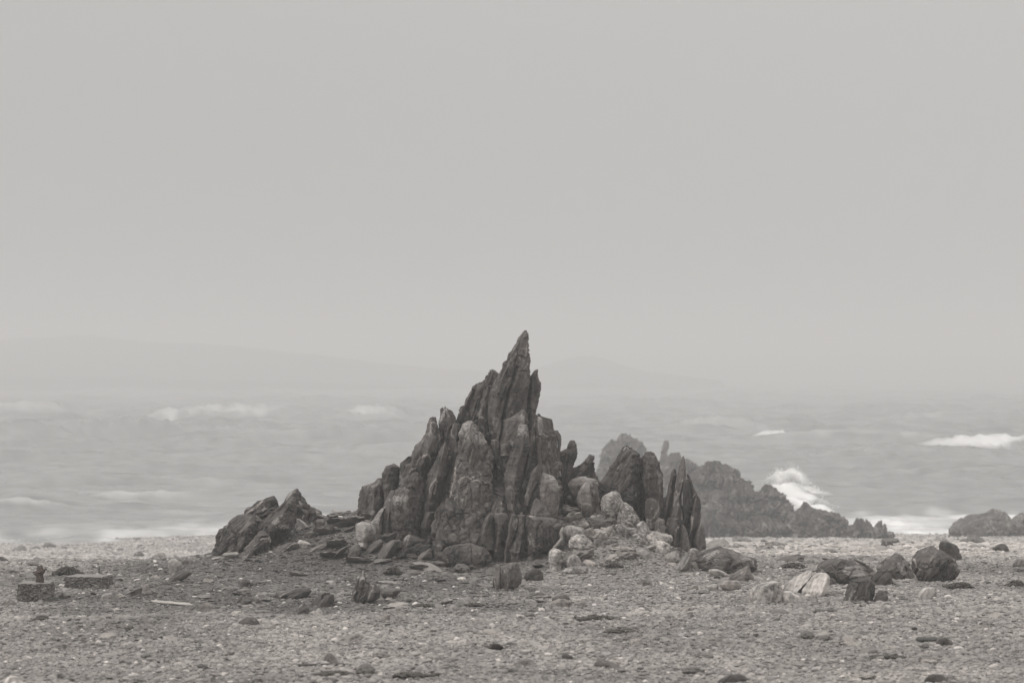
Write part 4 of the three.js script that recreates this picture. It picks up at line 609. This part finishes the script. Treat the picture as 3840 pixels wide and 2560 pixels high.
// ---------------------------------------------------------------- the old concrete footings, wood and weed
const concreteMat = new THREE.MeshStandardMaterial({ vertexColors: true, roughness: 0.96 });
function footing(pxs, yTop, yBase, depth, turn, flare, o) { // a squat block cast against gravel: smooth top, sides of coarse pebbles
  const d = landing((pxs[0] + pxs[1]) / 2, yBase) + depth * 0.4, w = (pxs[1] - pxs[0]) * d / F, h = (yBase - yTop) * d / F * 1.35 + 0.03, x = PX((pxs[0] + pxs[1]) / 2, d);
  const n = 44, g = new THREE.BoxGeometry(w, h, depth, n, Math.round(n * 0.6), n).toNonIndexed(); g.deleteAttribute('normal'); g.deleteAttribute('uv');
  const P = g.attributes.position, col = new Float32Array(P.count * 3);
  for (let i = 0; i < P.count; i++) {
    let X = P.getX(i), Y = P.getY(i), Z = P.getZ(i); const up = (Y + h / 2) / h, side = Y < h / 2 - 0.002;
    const e = 1 + flare * (1 - up); X *= e; Z *= e;
    const r = 0.03 * Math.abs(noise(X * 30, Y * 30, Z * 30 + o)) + 0.022 * Math.abs(noise(X * 58, Y * 58, Z * 58)) - 0.012, k = side ? 1 : 0.12, l = Math.hypot(X / w, Z / depth) + 1e-6;
    X += X / w / l * r * k * 1.6; Z += Z / depth / l * r * k * 1.6; Y += side ? 0 : 0.008 * noise(X * 8, Z * 8, o);
    P.setXYZ(i, X, Y, Z);
    const c = side ? 0.115 * (1 + 1.5 * noise(X * 40, Y * 40, Z * 40) + 0.5 * noise(X * 16, Y * 16, Z * 16)) : 0.155 * (1 + 0.3 * noise(X * 30, Z * 30, 2) + 0.25 * noise(X * 7, Z * 7, 5));
    col[i * 3] = Math.max(0.03, c) * 1.08; col[i * 3 + 1] = Math.max(0.03, c); col[i * 3 + 2] = Math.max(0.03, c) * 0.93;
  }
  g.setAttribute('color', new THREE.BufferAttribute(col, 3)); g.computeVertexNormals();
  const grp = new THREE.Group(); grp.position.set(x, ground(x, d) - 0.03, -d); grp.rotation.y = turn; g.translate(0, h / 2, 0);
  const m = shade(new THREE.Mesh(g, concreteMat)); m.name = 'block'; grp.add(m); scene.add(grp);
  return { grp, h, d, x, w };
}
{
  const fa = footing([76, 192], 2206, 2258, 0.42, 0.05, 0.07, 1);
  fa.grp.name = numbered('concrete_footing'); tag(fa.grp, 'squat concrete footing with a rusted iron stub on its flat top, at far left', 'footing');
  // rusted stub: a post end with flaking collar and bent lugs
  const iron = new THREE.MeshStandardMaterial({ vertexColors: true, roughness: 0.9, metalness: 0.15 });
  const rust = (g) => { const P = g.attributes.position, c = new Float32Array(P.count * 3); for (let i = 0; i < P.count; i++) { const x = P.getX(i), y = P.getY(i), z = P.getZ(i), r = 1 + 0.22 * noise(x * 40, y * 40, z * 40) + 0.12 * noise(x * 90, y * 90, z * 90); P.setXYZ(i, x * r, y + 0.01 * noise(x * 50, y * 50, z * 50), z * r); const k = 0.055 * (1 + 0.8 * noise(x * 60, y * 60, z * 60)); c[i * 3] = k * 1.35; c[i * 3 + 1] = k; c[i * 3 + 2] = k * 0.8; } g.setAttribute('color', new THREE.BufferAttribute(c, 3)); g.computeVertexNormals(); return g; };
  const stub = new THREE.Mesh(rust(new THREE.LatheGeometry([[0.0, 0], [0.055, 0], [0.05, 0.05], [0.043, 0.09], [0.045, 0.11], [0.062, 0.125], [0.06, 0.15], [0.04, 0.16], [0.042, 0.19], [0.03, 0.205], [0, 0.205]].map(([a, b]) => new THREE.Vector2(a, b)), 28)), iron);
  stub.name = 'iron_stub'; shade(stub); stub.position.set(0.05, fa.h - 0.005, 0.02); fa.grp.add(stub);
  for (const [x, y, z, rz, l] of [[0.055, 0.165, 0.01, -1.1, 0.07], [-0.045, 0.10, 0.02, 0.9, 0.06], [0.02, 0.20, 0, -0.2, 0.05], [-0.02, 0.20, 0.01, 0.25, 0.045]]) {
    const lug = new THREE.Mesh(rust(new THREE.CylinderGeometry(0.012, 0.018, l, 9, 5)), iron); lug.name = 'lug'; shade(lug); lug.position.set(x, y, z); lug.rotation.z = rz; stub.add(lug);
  }
  const fb = footing([262, 402], 2174, 2206, 0.46, -0.16, 0.05, 5);
  fb.grp.name = numbered('concrete_footing'); tag(fb.grp, 'low rectangular concrete footing with a clean top, right of the first', 'footing');
}
s('slate_shard', 'thin upright slate shard like a fin behind the low footing', 'slate', A5([440, 955, 960], [470, 940, 962], [500, 928, 962], [525, 895, 964]), { t: 0.03, tone: 0.084, amp: 0.3, step: 0.008 });
// driftwood
const woodMat = new THREE.MeshStandardMaterial({ vertexColors: true, roughness: 0.85 });
function driftwood(name, label, category, pts, r, flat, tone, o = {}) { // pts in frame points; lies on the ground
  const d0 = pts.map(([x, y]) => landing(x, y)), curve = new THREE.CatmullRomCurve3(pts.map(([x, y], i) => { const d = o.d ?? d0[i], X = PX(x, d); return new THREE.Vector3(X, (o.level ? PY(y, d) : ground(X, d) + r * flat * 0.8 + (o.lift ?? 0)), -d); }));
  const g = new THREE.TubeGeometry(curve, o.n ?? 60, r, 10, false), P = g.attributes.position, uv = g.attributes.uv, col = new Float32Array(P.count * 3), c = new THREE.Vector3();
  for (let i = 0; i < P.count; i++) {
    const t = uv.getX(i); curve.getPointAt(clamp(t), c); const end = Math.min(1, 6 * Math.min(t, 1 - t) + 0.35), x = P.getX(i), y = P.getY(i), z = P.getZ(i), k = end * (1 + 0.25 * noise(x * 9, y * 9, z * 9) + 0.15 * noise(x * 40, y * 40, z * 40));
    P.setXYZ(i, c.x + (x - c.x) * k, c.y + (y - c.y) * k * flat, c.z + (z - c.z) * k * (o.wide ?? 1));
    const s = tone * (1 + 0.3 * noise(x * 6, uv.getY(i) * 14, 3) + 0.2 * noise(x * 30, y * 60, z * 60)); col[i * 3] = s * 1.07; col[i * 3 + 1] = s; col[i * 3 + 2] = s * 0.92;
  }
  g.setAttribute('color', new THREE.BufferAttribute(col, 3)); g.computeVertexNormals();
  return tag(rockMesh(name, g, woodMat), label, category);
}
driftwood('plank', 'white weathered plank lying on the gravel at the left', 'plank', [[566, 2262], [610, 2264], [660, 2266], [722, 2269]], 0.03, 0.75, 0.30, { wide: 2.2 });
driftwood('stick', 'thin dark stick across the foot of the triangular stone in the foreground', 'stick', [[1092, 2497], [1160, 2495], [1240, 2493], [1328, 2495]], 0.012, 1, 0.06);
driftwood('log', 'short grey driftwood log under the slabs of leaning rock', 'log', [[834, 2082], [865, 2079], [897, 2078]], 0.045, 0.8, 0.2, { d: 35.5, level: true });
driftwood('plank', 'dark tapered plank in the right foreground against a rounded stone', 'plank', [[3440, 2408], [3475, 2406], [3518, 2404]], 0.04, 0.6, 0.05, { wide: 1.6 });
driftwood('plank', 'dark weathered plank on the gravel before the white quartz rocks', 'plank', [[3058, 2292], [3095, 2294], [3138, 2297]], 0.026, 0.8, 0.06, { wide: 1.5 });
driftwood('stick', 'curved thin twig on the pale left beach', 'stick', [[213, 2070], [228, 2079], [250, 2080], [275, 2078]], 0.015, 1, 0.07);
driftwood('root', 'pale twisted root hanging down the right foot of spire rock', 'root', [[2112, 1975], [2104, 2000], [2106, 2020], [2096, 2035], [2083, 2050], [2070, 2060]], 0.026, 1, 0.24, { d: 34.72, level: true });
// wrack: tangles of dry ribbon weed
const wrackMat = new THREE.MeshStandardMaterial({ color: new THREE.Color().setRGB(0.062, 0.055, 0.048), roughness: 0.9, side: THREE.DoubleSide });
function wrack(label, px, py, wide, tall, n = 60) {
  setSeed(Math.round(px + py)); const d = landing(px, py), x0 = PX(px, d), k = d / F, parts = [], y0 = ground(x0, d);
  for (let i = 0; i < n; i++) {
    const a = rr(-1, 1), X = a * wide * k * 0.5, Z = rr(-1, 1) * wide * k * 0.3, h = tall * k * (1 - a * a * 0.8) * rr(0.3, 1), l = rr(0.04, 0.13), th = rr(0, 6.28), pts = [];
    for (let j = 0; j < 4; j++) pts.push(new THREE.Vector3(X + Math.cos(th) * l * (j / 3 - 0.5) + rr(-0.015, 0.015), h * (0.2 + 0.8 * Math.sin(j / 3 * 2.6)) + rr(0, 0.015), Z + Math.sin(th) * l * (j / 3 - 0.5)));
    parts.push(new THREE.TubeGeometry(new THREE.CatmullRomCurve3(pts), 6, rr(0.004, 0.011), 4, false));
  }
  const g = mergeGeometries(parts); g.translate(x0, y0, -d);
  return tag(rockMesh('seaweed_clump', g, wrackMat), label, 'seaweed');
}
wrack('dark heap of dry seaweed behind the two concrete footings', 252, 2158, 100, 34, 260);
wrack('dark tangle of seaweed at the foot of the big ribbed boulder', 3600, 2208, 90, 22, 160);
wrack('scraps of dark seaweed at the right edge below the pale beach', 3815, 2200, 60, 24, 90);
wrack('dry weed before the grey sloping boulder on the right', 2975, 2134, 90, 18, 120);
wrack('small dark weed tuft on the gravel below the rubble slope', 2300, 2128, 44, 16, 70);
wrack('pale-lit weed tuft on the slope above the flat slab', 1475, 2160, 60, 28, 90);
wrack('thin weed scraps along the middle of the foreground gravel', 2330, 2372, 100, 10, 60);
wrack('dark weed line in the right half of the foreground, beyond the slope-backed stone', 2240, 2325, 150, 10, 110);
wrack('flat dark weed patch on the brow in the middle', 1590, 2276, 80, 12, 80);
wrack('dark weed scrap on the brow right of the middle patch', 1780, 2276, 60, 9, 60);
wrack('thin weed scraps on the left foreground gravel', 160, 2330, 90, 8, 50);
wrack('weed scraps at the bottom right of the foreground', 3330, 2470, 110, 9, 60);
wrack('weed scraps below the triangular stone at the bottom', 1260, 2530, 130, 9, 70);
wrack('long weed scraps near the bottom middle of the foreground', 1560, 2540, 150, 9, 70);
// ---------------------------------------------------------------- shingle
function pebbleGeometry(seed, flat, detail, sharp) {
  const g = new THREE.IcosahedronGeometry(1, detail); g.deleteAttribute('uv'); g.deleteAttribute('normal');
  const P = g.attributes.position;
  for (let i = 0; i < P.count; i++) {
    const x = P.getX(i), y = P.getY(i), z = P.getZ(i), r = 1 + 0.28 * noise(x * 1.3 + seed, y * 1.3, z * 1.3) + sharp * (hash(Math.floor(x * 2.2 + 9), Math.floor(y * 2.2 + 9), Math.floor(z * 2.2 + 9) + seed) - 0.5);
    P.setXYZ(i, x * r, y * r * flat, z * r * 0.8);
  }
  g.computeVertexNormals(); return g;
}
const pebbleMat = new THREE.MeshStandardMaterial({ color: 0xffffff, roughness: 0.9 });
const shapes = [pebbleGeometry(1.5, 0.55, 1, 0), pebbleGeometry(4.2, 0.42, 1, 0.25), pebbleGeometry(7.7, 0.62, 1, 0.1), pebbleGeometry(11.3, 0.3, 1, 0.3)];
const M4 = new THREE.Matrix4(), Q = new THREE.Quaternion(), E = new THREE.Euler(), V3 = new THREE.Vector3(), SC = new THREE.Vector3(), C = new THREE.Color();
function tiltOf(x, d) { const e = 0.15; return [(baseHeight(x + e, d) - baseHeight(x - e, d)) / (2 * e), (baseHeight(x, d + e) - baseHeight(x, d - e)) / (2 * e)]; }
function pebbles(name, seed, count, d0, d1, half, size, toneOf) {
  setSeed(seed); const per = shapes.map(() => []);
  for (let i = 0; i < count; i++) {
    const d = Math.sqrt(mix(d0 * d0, d1 * d1, rnd())), x = rr(-1, 1) * (half * d + 0.6), r = size(d);
    const [tx, td] = tiltOf(x, d);
    E.set(-td + rr(-0.35, 0.35), rr(0, 6.28), tx + rr(-0.35, 0.35)); Q.setFromEuler(E);
    V3.set(x, ground(x, d) + r * rr(-0.12, 0.2), -d); SC.set(r * rr(0.75, 1.35), r * rr(0.7, 1.1), r * rr(0.75, 1.2));
    per[Math.floor(rnd() * shapes.length)].push([M4.compose(V3, Q, SC).clone(), toneOf(x, d)]);
  }
  per.forEach((list, k) => {
    const im = shade(new THREE.InstancedMesh(shapes[k], pebbleMat, list.length)); im.name = numbered(name);
    list.forEach(([m, c], i) => { im.setMatrixAt(i, m); im.setColorAt(i, C.setRGB(c * SAND[0], c * SAND[1], c * SAND[2])); });
    im.userData.kind = 'stuff'; im.userData.label = `loose ${name} covering the beach`; im.userData.category = 'shingle'; scene.add(im);
  });
}
const logn = (m, s) => m * Math.exp(s * (rnd() + rnd() + rnd() - 1.5) * 1.4);
const toneNear = (x, d) => { const q = rnd(), b = groundTone(x, d); return clamp(q < 0.025 ? rr(0.32, 0.5) : q < 0.22 ? b * rr(0.4, 0.75) : b * rr(0.8, 1.35), 0.03, 0.62); };
pebbles('shingle', 11, 150000, 17.5, 27, 0.25, () => logn(0.0115, 0.75), toneNear);
pebbles('gravel', 12, 230000, 26, 43, 0.25, () => logn(0.0145, 0.75), toneNear);
pebbles('beach_gravel', 13, 130000, 43, 149, 0.24, (d) => logn(0.046, 0.65), toneNear);
// larger loose stones, each a thing of its own
const looseGeos = [0.5, 0.38, 0.6, 0.3, 0.45, 0.7, 0.2].map((f, i) => { const g = pebbleGeometry(20 + i * 3.1, f, 3, 0.3); const P = g.attributes.position; for (let k = 0; k < P.count; k++) { const x = P.getX(k), y = P.getY(k), z = P.getZ(k), r = 1 + 0.10 * fbm(x * 2.6 + i * 9, y * 3, z * 2.6, 3); P.setXYZ(k, x * r, y * r, z * r); } const col = new Float32Array(P.count * 3); for (let k = 0; k < P.count; k++) { const c = 1 + 0.35 * fbm(P.getX(k) * 4, P.getY(k) * 4, P.getZ(k) * 4 + i, 3); col.fill(c, k * 3, k * 3 + 3); } g.setAttribute('color', new THREE.BufferAttribute(col, 3)); g.computeVertexNormals(); return g; });
const looseMats = [0.075, 0.10, 0.13, 0.17, 0.22, 0.30].map((t) => new THREE.MeshStandardMaterial({ vertexColors: true, roughness: 0.92, flatShading: true, color: new THREE.Color().setRGB(t * 1.09, t, t * 0.92) }));
function loose(seed, count, d0, d1, xa, xb, sizes, tones, label, group, flat = false) {
  setSeed(seed);
  for (let i = 0; i < count; i++) {
    const d = Math.sqrt(mix(d0 * d0, d1 * d1, rnd())), x = mix(xa, xb, rnd()) * d, r = rr(...sizes), [tx, td] = tiltOf(x, d);
    const tn = tones[Math.floor(rnd() * tones.length)], m = shade(new THREE.Mesh(looseGeos[flat && rnd() < 0.75 ? 6 : Math.floor(rnd() * 6)], looseMats[tn]));
    m.name = numbered('loose_stone'); m.position.set(x, ground(x, d) + r * 0.12, -d); m.rotation.set(-td + rr(-0.25, 0.25), rr(0, 6.28), tx + rr(-0.25, 0.25)); m.scale.set(r * rr(0.9, 1.5), r * rr(0.8, 1.1), r);
    tag(m, (tn < 2 ? 'dark ' : tn < 4 ? 'grey ' : 'pale ') + label, 'stone', group); scene.add(m);
  }
}
loose(31, 42, 19.2, 26, -0.2, 0.2, [0.045, 0.10], [1, 2, 3, 4, 4, 5], 'cobble half sunk in the blurred foreground gravel', 'foreground cobbles');
loose(32, 50, 30, 36.5, -0.13, 0.03, [0.05, 0.12], [0, 1, 1, 2, 2, 3, 4], 'slaty cobble on the dark slope below the rocks', 'cobbles on the dark slope', true);
loose(33, 24, 36.3, 38.4, -0.085, -0.035, [0.06, 0.15], [1, 2, 3, 4], 'flat stone on the mound between leaning rock and spire rock', 'stones on the mound', true);
loose(39, 32, 34.2, 36.4, -0.078, -0.018, [0.08, 0.2], [0, 1, 1, 2, 2, 3], 'broken slate slab lying at the left foot of spire rock', 'slate slabs at the rock foot', true);
loose(34, 48, 34.0, 37.4, 0.010, 0.068, [0.05, 0.16], [2, 3, 4, 4, 5], 'rubble stone on the slope between spire rock and needle rock', 'rubble stones');
loose(35, 28, 28, 40, 0.03, 0.2, [0.04, 0.10], [1, 2, 3, 4], 'cobble on the gravel around the right-hand boulders', 'cobbles on the right');
loose(36, 34, 42, 140, 0.06, 0.21, [0.12, 0.34], [1, 2, 2, 3, 4], 'stone on the pale beach sloping to the sea at right', 'stones on the right beach');
loose(37, 18, 112, 142, -0.21, -0.1, [0.14, 0.34], [1, 2, 3], 'stone on the pale left beach by the water', 'stones on the left beach');
loose(38, 22, 29, 40, -0.21, -0.12, [0.04, 0.09], [0, 1, 2, 3, 4], 'cobble on the gravel around the concrete footings', 'cobbles by the footings');
renderer.render(scene, camera);
